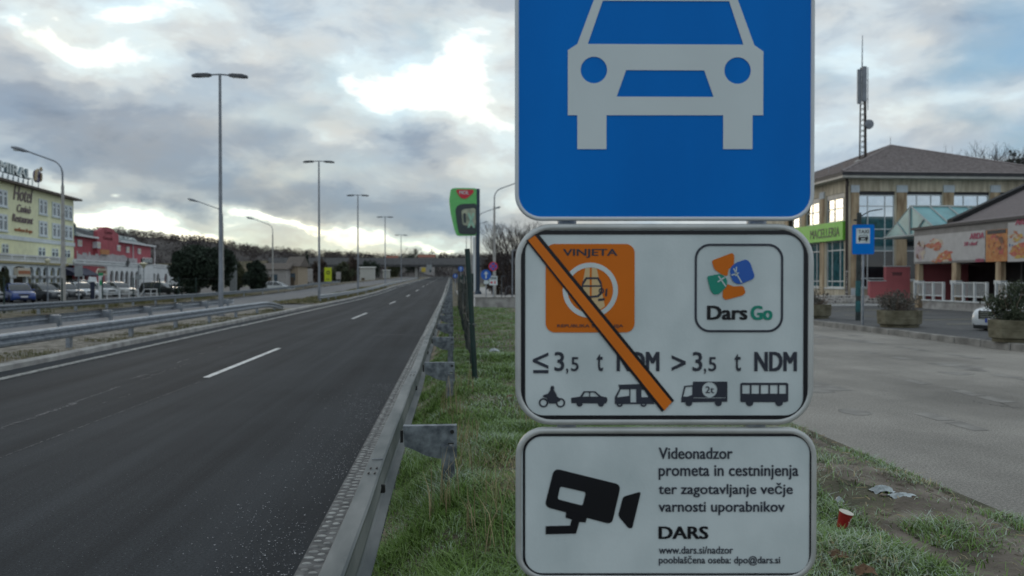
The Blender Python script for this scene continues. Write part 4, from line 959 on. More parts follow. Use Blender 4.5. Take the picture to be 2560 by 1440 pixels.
# rooftop letters on a steel frame, with the swirl emblem
rz0 = hz+.1
xl1 = H(75, 440, 2)[0]; xl0 = H(0, 420, 2)[0]; zt = H(65, 422, 2)[1]; zl = H(65, 446, 2)[1]
wfull = (xl1-xl0)/4.55*6.2
xm_ = H(-4, 420, 2)[0]; mb = MB(); mb.text('MIRAL', xm_, xl1, zl, zt, y=2, th=.30); mb.text('AD', xm_-(xl1-xm_)*.55, xm_-.3, zl, zt, y=2, th=.30); rs = mb.build('roof_sign', MT['letter_side'], ho)
mb = MB(); mb.text('MIRAL', xm_, xl1, zl, zt, y=1.83, th=.03, bold=.02); mb.text('AD', xm_-(xl1-xm_)*.55, xm_-.3, zl, zt, y=1.83, th=.03, bold=.02); mb.build('letter_face', MT['letter_white'], rs)
mb = MB(); mb.tube([(xl1-wfull, 2.2, zl+.02), (xl1+.2, 2.2, zl+.02)], .05, 6)
for k in range(9):
    x = xl1-wfull*(k/8); mb.tube([(x, 2.2, rz0-.1), (x, 2.2, zl+.1)], .05, 6); mb.tube([(x-.9, 2.2, rz0), (x, 2.2, zl-.1)], .035, 6)
ex, ezb = H(93, 455, 2)[0], zl
er = (zt-zl)*.85
mb.tube([(ex-.9, 2.2, rz0-.1), (ex-.9, 2.2, zl+.3)], .05, 6); mb.tube([(ex+.9, 2.2, rz0-.1), (ex+.9, 2.2, zl+.3)], .05, 6); mb.build('sign_frame', MT['letter_side'], rs)
ezc = (zt+zl)/2+.1
mb = MB(); mb.poly([circ(ex, ezc, er*.95, 30, er*.80), circ(ex+.1, ezc-.05, er*.34, 20, er*.26)], y=2, th=.3); mb.build('emblem', MT['emblem_violet'], rs, smooth=True, edge=40)
mb = MB(); mb.poly([rnd_poly([(ex-er*1.25, ezc-er*.75), (ex-er*.75, ezc-er*.6), (ex-er*.55, ezc+er*.5), (ex+.1, ezc+er*.86), (ex-er*.3, ezc+er*.95), (ex-er*.95, ezc+er*.55)], .2)], y=1.8, th=.2)
mb.poly([[(ex+er*.62, ezc+er*.7), (ex+er*.78, ezc+er*.7), (ex+er*.78, ezc+er*1.25), (ex+er*.62, ezc+er*1.25)], [(ex+er*.40, ezc+er*.9), (ex+er*1.02, ezc+er*.9), (ex+er*1.02, ezc+er*1.03), (ex+er*.40, ezc+er*1.03)]][:1], y=1.8, th=.2)
mb.poly([[(ex+er*.42, ezc+er*.88), (ex+er*1.02, ezc+er*.88), (ex+er*1.02, ezc+er*1.02), (ex+er*.42, ezc+er*1.02)]], y=1.79, th=.2)
mb.poly([rnd_poly([(ex+er*.55, ezc+er*.6), (ex+er*.9, ezc+er*.3), (ex+er*.85, ezc-er*.35), (ex+er*.45, ezc-er*.7), (ex+er*.62, ezc-er*.1)], .2)], y=1.8, th=.2)
mb.build('emblem_gold_trim', MT['emblem_gold'], rs)
# terrace arcade in front of the hotel
AY = -5.0
zr0, zr1 = H(75, 661, AY)[1], H(75, 638.5, AY)[1]
xe = H(156, 680, AY)[0]
holes = []; sill = .35
AR = [(-30, -14), (-9, 15), (24.5, 57), (62, 77), (81, 95.5), (100, 113), (119, 130.5), (135, 147)]
ztop = H(105, 668, AY)[1]
for k, (a, b) in enumerate(AR):
    x0, x1 = H(a, 690, AY)[0], H(b, 690, AY)[0]; holes.append(arch(x0, x1, sill, ztop+(.1 if x1-x0 > 2.5 else 0)) if x1-x0 < 2.2 else rnd_poly([(x0, sill), (x1, sill), (x1, ztop), (x0, ztop)], .8))
x = holes[0][0][0]
for k in range(5): holes.append(arch(x-3-2.1*k, x-1.5-2.1*k, sill, ztop))
mb = MB(); mb.poly([[(-60, 0), (xe, 0), (xe, zr0), (-60, zr0)]]+holes, y=AY-.15, th=.3); arc = mb.build('arcade', MT['hotel_trim'], ho)
mb = MB()
for hh in holes[:]:
    xa, xb = hh[0][0], hh[1][0]
    for xx in (xa, xb): mb.lathe([(.16, ztop-1.15), (.24, ztop-1.0), (.24, ztop-.88)], (xx, AY-.36, 0), 10)
mb.build('capital', MT['white_wall'], arc, smooth=True)
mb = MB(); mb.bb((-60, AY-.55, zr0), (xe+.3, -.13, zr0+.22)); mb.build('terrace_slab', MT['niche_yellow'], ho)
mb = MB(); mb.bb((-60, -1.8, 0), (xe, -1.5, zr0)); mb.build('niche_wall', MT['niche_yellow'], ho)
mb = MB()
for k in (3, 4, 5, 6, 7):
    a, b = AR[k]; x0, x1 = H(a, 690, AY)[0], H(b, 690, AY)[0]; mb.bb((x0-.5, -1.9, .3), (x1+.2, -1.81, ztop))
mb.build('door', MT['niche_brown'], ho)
mb = MB(); a0, a1 = H(25, 690, AY)[0], H(57, 690, AY)[0]; mb.bb((a0, AY-.7, ztop-1.0), (a1, AY-.32, ztop-.15)); mb.build('awning', MT['cream_sign'], ho)
mb = MB(); mb.bb((a0+.1, AY-.73, ztop-.75), (a1-.1, AY-.705, ztop-.42)); mb.build('awning_sign', MT['letter_orange'], ho)
def balustrade(root, x0, x1, y, z0, z1, name='balustrade', mat='white_wall', step=.32):
    q = MB(); q.bb((x0, y-.12, z1-.16), (x1, y+.12, z1)); q.bb((x0, y-.12, z0), (x1, y+.12, z0+.12)); n = int((x1-x0)/step)
    for k in range(n+1):
        xx = x0+(x1-x0)*k/n
        if k % 9 == 0: q.bb((xx-.15, y-.14, z0+.12), (xx+.15, y+.14, z1-.16))
        else: q.lathe([(.05, z0+.12), (.09, z0+.35), (.045, z1-.4), (.07, z1-.16)], (xx, y, 0), 6)
    return q.build(name, MT[mat], root)
balustrade(ho, -58, xe+.2, AY-.3, zr0+.22, zr1)

# red casino building with white terrace
rd = empty('casino_building', HO + HE*.2, HRZ, 'dark red two-storey casino building with a rounded gable and white arched terrace', 'building')
def HR(px, py, y=0.0): a, b = H(px, py, y); return a-.2, b
xr1 = HR(377, 613)[0]; zr = HR(377, 613)[1]
gx0, gx1 = HR(234, 600)[0], HR(288, 600)[0]; gz = HR(262, 568.5)[1]; gs = HR(240, 575.5)[1]
mb = MB(); mb.bb((0, .02, 0), (xr1, 12, zr-.3)); gm = (gx0+gx1)/2; gw = (gx1-gx0)*.28
gp = [(gx0, 0), (gx1, 0), (gx1, gs-.2), (gx1-.8, gs), (gm+gw+.6, gs+.1), (gm+gw, gs+.3)]+[(gm+gw*math.cos(math.pi*k/10), gs+.3+(gz-gs-.3)*math.sin(math.pi*k/10)) for k in range(1, 10)]+[(gm-gw, gs+.3), (gm-gw-.6, gs+.1), (gx0+.8, gs), (gx0, gs-.2)]
mb.poly([gp], y=-.25, th=.5); mb.build('wall', MT['red_wall'], rd)
mb = MB()
for a, b in ((0.02, gx0-.1), (gx1+.1, xr1+.3)):
    mb.add([(a, -.5, zr-.3), (b, -.5, zr-.3), (b, 6, zr+2.0), (a, 6, zr+2.0), (a, 12.4, zr-.3), (b, 12.4, zr-.3)], [(0, 1, 2, 3), (3, 2, 5, 4), (0, 3, 4), (1, 5, 2)])
mb.build('roof', MT['slate'], rd)
mb = MB(); mb.bb((.02, -.75, zr-.32), (gx0-.1, -.45, zr-.08)); mb.bb((gx1+.1, -.75, zr-.32), (xr1+.5, -.45, zr-.08)); mb.tube([(xr1+.2, -.6, 1), (xr1+.2, -.6, zr-.2)], .08, 8)
xx = HR(331, 620)[0]; mb.tube([(xx, -.12, 2), (xx, -.12, zr-.3)], .08, 8); mb.build('gutter', MT['white_wall'], rd)
mb = MB()
for a in (198, 293.5):
    x = HR(a, 580)[0]; mb.bb((x, 1.0, zr-.2), (x+1.8, 4, zr+1.5)); mb.add([(x-.3, .6, zr+1.2), (x+2.1, .6, zr+1.2), (x+2.1, 4, zr+1.9), (x-.3, 4, zr+1.9)], [(0, 1, 2, 3)])
mb.build('dormer', MT['slate'], rd)
for a, b, t, bt in ((193.5, 203, 599, 616.5), (231.5, 240, 604.5, 621), (283.5, 291, 612.5, 627.5), (315, 321.8, 616.5, 632), (344, 350.5, 621, 635)):
    (x0, z1), (x1, z0) = HR(a, t), HR(b, bt); q = MB(); q.bb((x0, -.62 if 230 < a < 290 else -.12, z0), (x1, -.001, z1)); f = q.build('window', MT['hotel_trim'], rd)
    yy = -.64 if 230 < a < 290 else -.14
    q = MB(); q.bb((x0+.14, yy, z0+.14), ((x0+x1)/2-.06, yy+.015, z1-.14)); q.bb(((x0+x1)/2+.06, yy, z0+.14), (x1-.14, yy+.015, z1-.14)); q.build('pane', MT['cream_sign'], f)
q = MB()
for txt, a, b, t, bt in (('Casinò', 252, 271, 576, 585), ('Carnevale', 249, 272, 591, 600)):
    q.text(txt, HR(a, 580)[0], HR(b, 580)[0], HR(261, bt)[1], HR(261, t)[1], y=-.53, th=.05, bold=.008, shear=.2)
q.build('name_letters', MT['red_deep'], rd)
(x0, z1), (x1, z0) = HR(292, 588, 3), HR(341, 603, 3)
q = MB(); q.text('STA', x0-.8, x1, z0, z1, y=3, th=.25, bold=.04); q.build('roof_letters', MT['letter_white'], rd)
q = MB(); q.bb((x0-1, 3, z0-1.5), (x1, 3.15, z0)); q.build('letter_base', MT['slate'], rd)
# white terrace wall with six arches
TY = -4.2
def HT(px, py): a, b = H(px, py, TY); return a-.2, b
wx0, wx1 = HT(262, 700)[0], HT(345, 700)[0]; wz = HT(300, 668)[1]
za = HT(300, 677)[1]
holes = []
for a, b in ((535, 590), (612, 667), (690, 745), (765, 820), (840, 893), (915, 965)):
    x0, x1 = HT(180+a/6, 700)[0], HT(180+b/6, 700)[0]; holes.append(arch(x0, x1, .15, za))
for a, b in ((1190, 1222), (1240, 1285), (1358, 1408)):
    x0, x1 = HT(180+a/6, 700)[0], HT(180+b/6, 700)[0]; holes.append(arch(x0, x1, .15, za-.2))
wx2 = HT(418, 700)[0]
mb = MB(); mb.poly([[(wx0, 0), (wx2+9, 0), (wx2+9, wz), (wx0, wz)]]+holes, y=TY-.15, th=.3); mb.build('arched_wall', MT['white_wall'], rd)
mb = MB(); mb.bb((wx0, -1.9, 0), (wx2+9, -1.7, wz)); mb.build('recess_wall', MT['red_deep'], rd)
mb = MB(); mb.bb((HT(183, 700)[0], TY, wz), (wx2+9, .0, wz+.18)); mb.build('terrace_slab', MT['white_wall'], rd)
zbt = HT(300, 655)[1]
balustrade(rd, HT(183, 700)[0], wx2+8.5, TY-.1, wz+.18, zbt, step=.35)
mb = MB(); (x0, z1), (x1, z0) = HR(192, 626, -2), HR(345, 650, -2)
n = 40
for k in range(n):
    a, b = x0+(x1-x0)*k/n, x0+(x1-x0)*(k+1)/n; zt_ = z1-.45*abs(math.sin(k*.9))*(1 if k < 14 else .25)-(0 if k < 30 else .3)
    mb.add([(a, -2+.15*math.sin(k), wz+.2), (b, -2+.15*math.sin(k+1), wz+.2), (b, -2+.15*math.sin(k+1), zt_-.05*((k*7) % 3)), (a, -2+.15*math.sin(k), zt_)], [(0, 1, 2, 3)])
mb.build('tarpaulin', MT['tarp'], rd)
(x0, z1), (x1, z0) = HR(251, 623, -2.3), HR(272, 637, -2.3); mb = MB(); mb.bb((x0, -2.4, z0), (x1, -2.25, z1)); mb.build('orange_panel', MT['orange_panel'], rd)
(x0, z1), (x1, z0) = HT(346, 646), HT(373, 661); mb = MB(); mb.bb((x0, TY-.5, z0), (x1, TY-.35, z1)); bp = mb.build('black_sign', MT['black_panel'], rd)
mb = MB(); mb.text('CASINO', x0+.3, x1-.3, z0+.25, z0+1.0, y=TY-.52, th=.03, bold=.02); mb.build('sign_letters', MT['letter_white'], bp)
(x0, z1), (x1, z0) = HT(345, 662), HT(375, 709); mb = MB(); mb.bb((x0, TY-.45, z0), (x1, TY-.31, z1)); mb.build('white_panel', MT['white_wall'], rd)
# figure painted dark on the terrace rail
(x0, z1), (x1, z0) = HT(308, 643), HT(318, 667)
mb = MB(); q = rnd_poly([(.1, .02), (.5, 0), (.6, .3), (.95, .42), (.8, .6), (.55, .62), (.7, .82), (.5, 1), (.3, .85), (.4, .66), (.05, .6), (.15, .45), (.4, .4)], .05)
mb.poly([[(x0+a*(x1-x0), z0+b*(z1-z0)) for a, b in q]], y=TY-.4, th=.08); mb.build('cut_out_figure', MT['black_panel'], rd)
# blue awning entrance with cream sign and red entrance between the two
en = empty('restaurant_entrance', HO, HRZ, 'red restaurant entrance with navy awning and cream sign between hotel and casino', 'entrance')
x0, x1, x2, x3 = H(156.5, 680, TY)[0], H(214, 680, TY)[0], H(243, 680, TY)[0], H(262.5, 680, TY)[0]
za0, za1 = H(190, 687, TY)[1], H(190, 669, TY)[1]
mb = MB(); mb.add([(x0, TY, za1), (x1+.1, TY, za1), (x1+.1, TY-1.6, za0), (x0, TY-1.6, za0), (x0, TY-1.6, za0-.12), (x1+.1, TY-1.6, za0-.12), (x0, TY, za0-.1), (x1+.1, TY, za0-.1)], [(0, 3, 2, 1), (3, 4, 5, 2), (0, 6, 4, 3), (1, 2, 5, 7), (6, 7, 5, 4)]); mb.build('awning', MT['awning_navy'], en)
mb = MB(); mb.bb((H(190, 690, TY)[0], TY+.02, 0), (x3+.15, TY+.4, wz-.02)); mb.build('wall', MT['red_wall'], en)
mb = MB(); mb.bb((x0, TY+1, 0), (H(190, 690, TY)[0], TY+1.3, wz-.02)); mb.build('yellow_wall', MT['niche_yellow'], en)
mb = MB(); mb.poly([rnd_poly([(x1, za0), (x2, za0), (x2-.1, za1-.5), (x2-.8, za1), (x1+.8, za1), (x1+.1, za1-.5)], .4)], y=TY-1.2, th=.12); s_ = mb.build('sign', MT['cream_sign'], en)
mb = MB(); mb.text('PIZZA', x1+1, x2-1, za0+.75, za0+1.05, y=TY-1.27, th=.02, bold=.02); mb.text('RESTAURANT', x1+.5, x2-.5, za0+.15, za0+.6, y=TY-1.27, th=.02, bold=.03); mb.build('sign_letters', MT['brown_letter'], s_)
mb = MB(); mb.bb((H(197, 690, TY)[0], TY-.04, 0), (H(240, 690, TY)[0], TY+.01, 2.6)); mb.build('door', MT['red_deep'], en)
mb = MB(); a = H(170, 690, TY)[0]
for k in (0, 2.2): mb.tube([(a+k, TY-1.5, 0), (a+k+.5, TY-1.5, za0)], .09, 8)
mb.build('awning_post', MT['white_wall'], en)
# hedge row in front of the arcade
mb = MB(); xx = -44.0
while xx < -2:
    mb.ball((xx, AY-1.2+.2*math.sin(xx*5), .55), (.5, .4, .42+.12*math.sin(xx*3)), 7); xx += .62
mb.bb((-45, AY-1.7, 0), (-1.5, AY-.8, .4))
o = mb.build('flower_trough', MT['hedge'], None, smooth=True); o.location = HO; o.rotation_euler.z = HRZ; tag(o, 'long low trough of brown winter plants along the hotel arcade', 'planter')

# ------------------------------------------------------------------ car park furniture
pm('globe', (.55, .52, .36), .35, var=.05); pm('box_grey', (.27, .29, .30), .6, var=.1); pm('info_green', (.02, .30, .12), .5, var=.1); pm('machine_blue', (.012, .02, .05), .5, var=.2); pm('solar', (.5, .53, .55), .3, var=.1)
def globe_lamp(px, py, Y, lab, cone=False):
    p = atY(px, py, Y); root = empty('globe_lamp', (p.x, Y, 0), 0, lab, 'lamp', 'park lamps at the hotel car park')
    q = MB(); q.tube([(0, 0, 0), (0, 0, .8), (0, 0, p.z-.25)], [.07, .05, .04], 8); q.build('pole', MT['lamp_grey'], root, smooth=True)
    q = MB()
    if cone: q.lathe([(.06, -.42), (.30, -.05), (.40, .05), (.38, .12), (.1, .2)], (0, 0, p.z), 14)
    else: q.ball((0, 0, p.z), .2, 12); q.lathe([(.05, -.4), (.14, -.18), (.1, -.14)], (0, 0, p.z), 10)
    q.build('globe', MT['globe'], root, smooth=True)
globe_lamp(118.7, 652, 68, 'slim park lamp with a pale yellow globe in front of the hotel arcade')
globe_lamp(359, 661, 86, 'slim park lamp with a cone-shaped shade in front of the white arches', True)
p = atY(196.5, 677, 70); root = empty('box_sign', (p.x, 70, 0), R(20), 'large grey box sign on a pole seen from its back, above the white hatchback', 'sign')
q = MB(); q.bb((-.30, -.10, atY(196, 691, 70).z), (.30, .18, atY(196, 664, 70).z)); q.build('cabinet', MT['box_grey'], root); q = MB(); q.tube([(0, 0, 0), (0, 0, 2.2)], .07, 8); q.build('pole', MT['lamp_grey'], root)
p = atY(346, 690, 84); root = empty('box_sign', (p.x, 84, 0), R(15), 'small grey cabinet on a tall pole before the white panel of the casino', 'sign')
q = MB(); q.bb((-.28, -.1, atY(346, 698, 84).z), (.28, .1, atY(346, 686, 84).z)); q.build('cabinet', MT['box_grey'], root); q = MB(); q.tube([(0, .15, 0), (0, .15, atY(346, 662, 84).z)], .06, 8); q.build('pole', MT['lamp_grey'], root)
p = atY(252, 697, 76); root = empty('info_sign', (p.x, 76, 0), R(25), 'narrow white and green information stele behind the green fence post', 'sign')
z0, z1 = atY(252, 713, 76).z, atY(252, 682, 76).z
q = MB(); q.bb((-.19, -.05, 0), (.19, .05, z1-.27)); q.build('panel', MT['white_wall'], root); q = MB(); q.bb((-.19, -.06, z1-.27), (.19, .06, z1)); q.bb((-.10, -.065, z0), (.10, -.052, z0+.45)); q.build('green_panel', MT['info_green'], root)
p = atY(231.5, 742, 76); root = empty('ticket_machine', (p.x, 76, 0), R(20), 'dark blue parking ticket machine with a pale solar panel on top', 'ticket machine')
q = MB(); q.box((0, 0, .80), (.36, .3, 1.6), bev=.03); q.build('cabinet', MT['machine_blue'], root); q = MB(); q.add([(-.36, -.2, 1.62), (.38, -.2, 1.60), (.30, .25, 2.0), (-.32, .25, 2.02), (-.36, -.2, 1.57), (.38, -.2, 1.55)], [(0, 1, 2, 3), (4, 5, 1, 0), (4, 3, 2, 5)]); q.build('solar_panel', MT['solar'], root)
for k, (a, b, Y, lab) in enumerate(((237, 298, 76, 'white pipe barrier beside the ticket machine'), (300, 345, 78, 'white pipe barrier in front of the silver saloon'), (362, 392, 80, 'white pipe barrier with a slanting end by the dark evergreen'))):
    p, q2 = atY(a, 697, Y), atY(b, 697, Y); root = empty('pipe_barrier', (p.x, Y, 0), 0, lab, 'barrier', 'white pipe barriers in the car park'); ln_ = q2.x-p.x
    q = MB()
    for z in (.42, .85): q.tube([(0, 0, z), (ln_, 0, z)], .035, 6)
    q.build('rail', MT['white_wall'], root); n = max(2, int(ln_/1.4))
    for i in range(n+1):
        q = MB(); x = ln_*i/n; q.tube([(x - (.6 if k == 2 and i == 0 else 0), 0, 0), (x, 0, .87)], .04, 6); q.build('post', MT['white_wall'], root)
wf = empty('post_fence', (-23, 30, 0), 0, 'row of slim dark green fence posts along the hotel car park', 'fence')
for k, px in enumerate((10, 31, 155, 256, 333, 399, 447, 490)):
    d_ = ray(px, 697); Y = -23/(d_.x/d_.y); q = MB((-23, 30, 0)); zt_ = atY(px, 692+(k % 3)*2, Y).z
    if px == 31: continue
    q.tube([(-23, Y, -.1), (-23, Y, zt_)], .045, 8); q.build('post', MT['fence_green'], wf, smooth=True)
q = MB((-23, 30, 0))
for z in (.3, 1.1, 1.85): q.tube([(-23, 30, z), (-23, 95, z)], .006, 4)
q.build('wire', MT['fence_wire'], wf)
# ------------------------------------------------------------------ right-hand building
pm('travertine', (.40, .34, .25), .85, col2=(.66, .59, .46), scale=1.6, bump=.15, bscale=20, st=(2.2, 2.2, .35)); pm('panel_brown', (.24, .16, .095), .8, col2=(.56, .44, .29), scale=1.3, st=(2, 2, .4))
pm('cap_grey', (.54, .59, .63), .8, var=.08); pm('roof_tile', (.185, .158, .153), .9, col2=(.29, .255, .25), scale=5, bump=.4, bscale=30); pm('fascia_dark', (.03, .03, .036), .6, var=.2); pm('gutter_pale', (.42, .41, .38), .5, var=.1)
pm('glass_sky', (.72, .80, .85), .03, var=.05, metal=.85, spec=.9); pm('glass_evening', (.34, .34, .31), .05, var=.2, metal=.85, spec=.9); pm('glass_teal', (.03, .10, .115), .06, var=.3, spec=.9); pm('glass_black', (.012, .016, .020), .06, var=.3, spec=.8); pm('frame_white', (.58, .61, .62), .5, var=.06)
pm('shop_green', (.17, .55, .04), .5, var=.05); pm('shop_letter', (.02, .05, .015), .5, var=.1); pm('downpipe', (.035, .025, .022), .6, var=.2); pm('steps_white', (.40, .38, .36), .9, col2=(.56, .54, .51), scale=3, bump=.3)
pm('graffiti', (.02, .02, .022), .7, var=.2); pm('red_stucco', (.46, .13, .14), .85, var=.08, scale=1); pm('shop_dark', (.018, .018, .02), .4, var=.4, spec=.4)
YF, XS = 53.0, 26.0
c0 = atY(2118.6, 747, YF); XS = c0.x
GZ = .25
def FY(px, py, Y=YF): q = atY(px, py, Y); return q.x, q.z
def FX(px, py, X=None): q = atX(px, py, XS if X is None else X); return q.y, q.z
ze = FY(2118.6, 447)[1]; xr = FY(2653, 460)[0]; ap = atY(2226, 374, 60.7); xr = XS+2*(ap.x-XS); yb = YF+2*(60.7-YF)
bd = empty('market_building', (XS, YF, GZ), 0, 'two-storey stone market building with brown hipped roof and tall windows on the right', 'building')
O = (XS, YF, GZ)
z0f = FY(2130, 741)[1]
mb = MB(O); 
# openings on the front: bays between stone piers
bays = [(2147.8, 2237), (2267, 2356), (2384, 2473), (2499, 2585), (2610, 2690)]
zt0 = FY(2190, 478)[1]
ob = []
for i, (a, b) in enumerate(bays):
    x0, x1 = FY(a, 600)[0], FY(b, 600)[0]; zb = FY(2190, 719)[1] if i == 0 else FY(2190, 700)[1]
    ob.append((x0, x1, zb, zt0))
fr_p = [(XS, GZ), (xr, GZ), (xr, ze), (XS, ze)]
mb.poly([fr_p]+[[(a, c), (b, c), (b, d), (a, d)] for a, b, c, d in ob], y=YF+.15, th=.3)
# side openings
sb = []
for a, b in ((2064.5, 2110), (2013, 2049)):
    y0, y1 = FX(b, 600)[0], FX(a, 600)[0]; sb.append((y0, y1))
sb.append((sb[1][0]+3.4, sb[1][1]+3.4)); 
zs_t, zs_m1, zs_m0, zs_b = FX(2090, 485)[1], FX(2090, 555)[1], FX(2090, 601)[1], FX(2090, 719)[1]
sp = [[(a, zs_b), (b, zs_b), (b, zs_t), (a, zs_t)] for a, b in sb]
mb.poly([[(YF+.31, GZ), (yb, GZ), (yb, ze), (YF+.31, ze)]]+sp, y=0, th=.3, mapf=lambda a, b, c: (XS+.15-c, a, b))
mb.bb((XS+.3, yb-.3, GZ), (xr, yb, ze)); mb.bb((xr-.3, YF+.31, GZ), (xr, yb-.31, ze)); mb.bb((XS+.31, YF+.31, ze-.3), (xr-.31, yb-.31, ze-.1))
mb.build('wall', MT['travertine'], bd)
def glazing(x0, x1, z0, z1, mx, mz, glass, tm=None, parent=bd, side=False, sill=True):
    q = MB(O); w_ = .05
    def B(a, b, y0, y1, c, d):
        if side: q.bb((XS+y0, a, c), (XS+y1, b, d))
        else: q.bb((a, YF+y0, c), (b, YF+y1, d))
    B(x0, x0+.06, .10, .2, z0, z1); B(x1-.06, x1, .10, .2, z0, z1); B(x0, x1, .099, .2, z0, z0+.07); B(x0, x1, .099, .2, z1-.07, z1)
    for t in mx: xx = x0+(x1-x0)*t; B(xx-.03, xx+.03, .11, .19, z0, z1)
    for t in mz: B(x0, x1, .112, .188, t-.035, t+.035)
    if sill: B(x0-.1, x1+.1, -.08, .098, z0-.1, z0-.003)
    f = q.build('window_frame', MT['frame_white'], parent)
    zz = [z0]+sorted(tm or [])+[z1]; gl = glass if isinstance(glass, list) else [glass]
    for k in range(len(zz)-1):
        q = MB(O); B(x0, x1, .15, .17, zz[k]+(.002 if k else 0), zz[k+1]); q.build('pane', MT[gl[k % len(gl)]], f)
    return f
x0, x1, z0, z1 = ob[0]
mzs = [FY(2190, 340+y/2.571)[1] for y in (450, 598, 657, 738, 915)]
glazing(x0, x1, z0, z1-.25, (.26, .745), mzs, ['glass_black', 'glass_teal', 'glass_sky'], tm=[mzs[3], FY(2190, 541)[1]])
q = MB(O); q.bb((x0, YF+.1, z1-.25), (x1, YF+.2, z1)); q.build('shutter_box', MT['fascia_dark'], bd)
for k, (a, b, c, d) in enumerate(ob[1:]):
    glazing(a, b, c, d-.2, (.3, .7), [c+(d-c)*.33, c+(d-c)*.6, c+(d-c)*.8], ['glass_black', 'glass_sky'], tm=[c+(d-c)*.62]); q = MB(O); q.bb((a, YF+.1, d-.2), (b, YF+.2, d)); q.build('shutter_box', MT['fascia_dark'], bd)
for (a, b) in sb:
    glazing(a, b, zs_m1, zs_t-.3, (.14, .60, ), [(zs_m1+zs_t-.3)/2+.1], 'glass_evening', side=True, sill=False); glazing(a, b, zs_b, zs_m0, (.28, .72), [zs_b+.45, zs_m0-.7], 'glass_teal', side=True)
    q = MB(O); q.bb((XS+.06, a, zs_t-.3), (XS+.2, b, zs_t)); q.build('shutter_box', MT['gutter_pale'], bd)
# piers and pale capitals
for a, b in ((2127, 2146), (2241, 2266), (2358, 2383), (2475, 2498), (2588, 2609)):
    xa, xb = FY(a, 600)[0], FY(b, 600)[0]; zt, zc = FY(a, 463)[1], FY(a, 481)[1]
    q = MB(O); q.bb((xa, YF-.06, GZ), (xb, YF-.002, zc)); q.build('pier', MT['panel_brown'], bd)
    q = MB(O); q.bb((xa-.03, YF-.09, zc+.001), (xb+.03, YF-.002, zt)); q.bb((xa-.02, YF-.08, GZ), (xb+.02, YF-.062, FY(a, 720)[1])); q.build('capital', MT['cap_grey'], bd)
for a, b in ((2051, 2061), ):
    ya, ybb = FX(b, 600)[0], FX(a, 600)[0]; zc = FX(2056, 498)[1]
    for k in (0, 3.1, 6.2):
        q = MB(O); q.bb((XS-.06, ya+k, GZ), (XS-.002, ybb+k, zc)); q.build('pier', MT['panel_brown'], bd); q = MB(O); q.bb((XS-.09, ya+k-.03, zc+.001), (XS-.002, ybb+k+.03, zc+.5)); q.build('capital', MT['cap_grey'], bd)
q = MB(O); q.tube([(XS-.10, YF-.05, GZ), (XS-.10, YF-.05, ze)], .10, 10); q.bb((XS-.2, YF-.16, ze-.5), (XS-.01, YF-.002, ze-.2)); q.build('downpipe', MT['downpipe'], bd)
q = MB(O); r2 = random.Random(5)
for k in range(16):
    z = GZ+.1+k*.13; q.bb((XS-.21, YF-.17, z), (XS-.19+r2.uniform(.03, .14), YF-.155, z+r2.uniform(.04, .11)))
q.build('graffiti', MT['steps_white'], bd)
# roof: pyramid with gutter and dark fascia
e = .75
q = MB(O); q.bb((XS-e, YF-e, ze), (xr+e, yb+e, ze+.16)); q.build('gutter', MT['gutter_pale'], bd)
q = MB(O); q.bb((XS-e-.05, YF-e-.05, ze+.161), (xr+e+.05, yb+e+.05, ze+.38)); q.build('fascia', MT['fascia_dark'], bd)
q = MB(O); zr_ = ze+.381; A = (ap.x, 60.7, ap.z+.3)
q.add([(XS-e-.1, YF-e-.1, zr_), (xr+e+.1, YF-e-.1, zr_), (xr+e+.1, yb+e+.1, zr_), (XS-e-.1, yb+e+.1, zr_), A], [(0, 1, 4), (1, 2, 4), (2, 3, 4), (3, 0, 4)])
for cnr in ((XS-e-.1, YF-e-.1), (xr+e+.1, YF-e-.1), (XS-e-.1, yb+e+.1)): q.tube([(cnr[0], cnr[1], zr_), A], .11, 6)
n = 26                                               # courses of tiles
for k in range(1, n):
    t = k/n; y = YF-e-.1+(60.7-YF+e+.1)*t; z = zr_+(A[2]-zr_)*t; xa = XS-e-.1+(A[0]-XS+e+.1)*t; xb = xr+e+.1-(xr+e+.1-A[0])*t
    q.box(((xa+xb)/2, y, z+.015), (xb-xa, .05, .04)); ya, ybq = YF-e-.1+(60.7-YF+e+.1)*t, yb+e+.1-(yb+e+.1-60.7)*t; q.box((xa, (ya+ybq)/2, z+.015), (.05, ybq-ya, .04))
rf = q.build('roof', MT['roof_tile'], bd)
q = MB(O)
for k in range(9):
    t = k/8; p = Vector((XS-e+.2, yb, zr_+.3)).lerp(Vector((XS-e+3.9, 57.2, zr_+1.9)), t) if False else Vector((XS-e+.3+.0*t, yb-(yb-YF)*t, zr_+.25)); q.tube([p, p+Vector((0, 0, .35))], .02, 5)
q.tube([(XS-e+.3, yb, zr_+.6), (XS-e+.3, YF, zr_+.6)], .015, 4); q.tube([A, (A[0], A[1], A[2]+.7)], .02, 5); q.build('lightning_wire', MT['lamp_grey'], rf)
# green shop fascia on the side
ya, yz = sb[0][0]-.25, sb[2][1]+.2
q = MB(O); q.bb((XS-.22, ya, zs_m0-.02), (XS-.005, yz, zs_m1-.02)); gs_ = q.build('shop_sign', MT['shop_green'], bd)
yL, yR = FX(2106.5, 585)[0], FX(2033, 600)[0]
def smap(a, b, c): return (XS-.225+c*.5, a, b)
q = MB(O); cw = (yR-yL)/9.7
q.text('MACELLERIA', -(yR+.0), -(yL), zs_m0+.24, zs_m1-.38, th=.02, bold=.005, mapf=lambda a, b, c: (XS-.232+c, -a, b)); q.build('sign_letters', MT['shop_letter'], gs_)
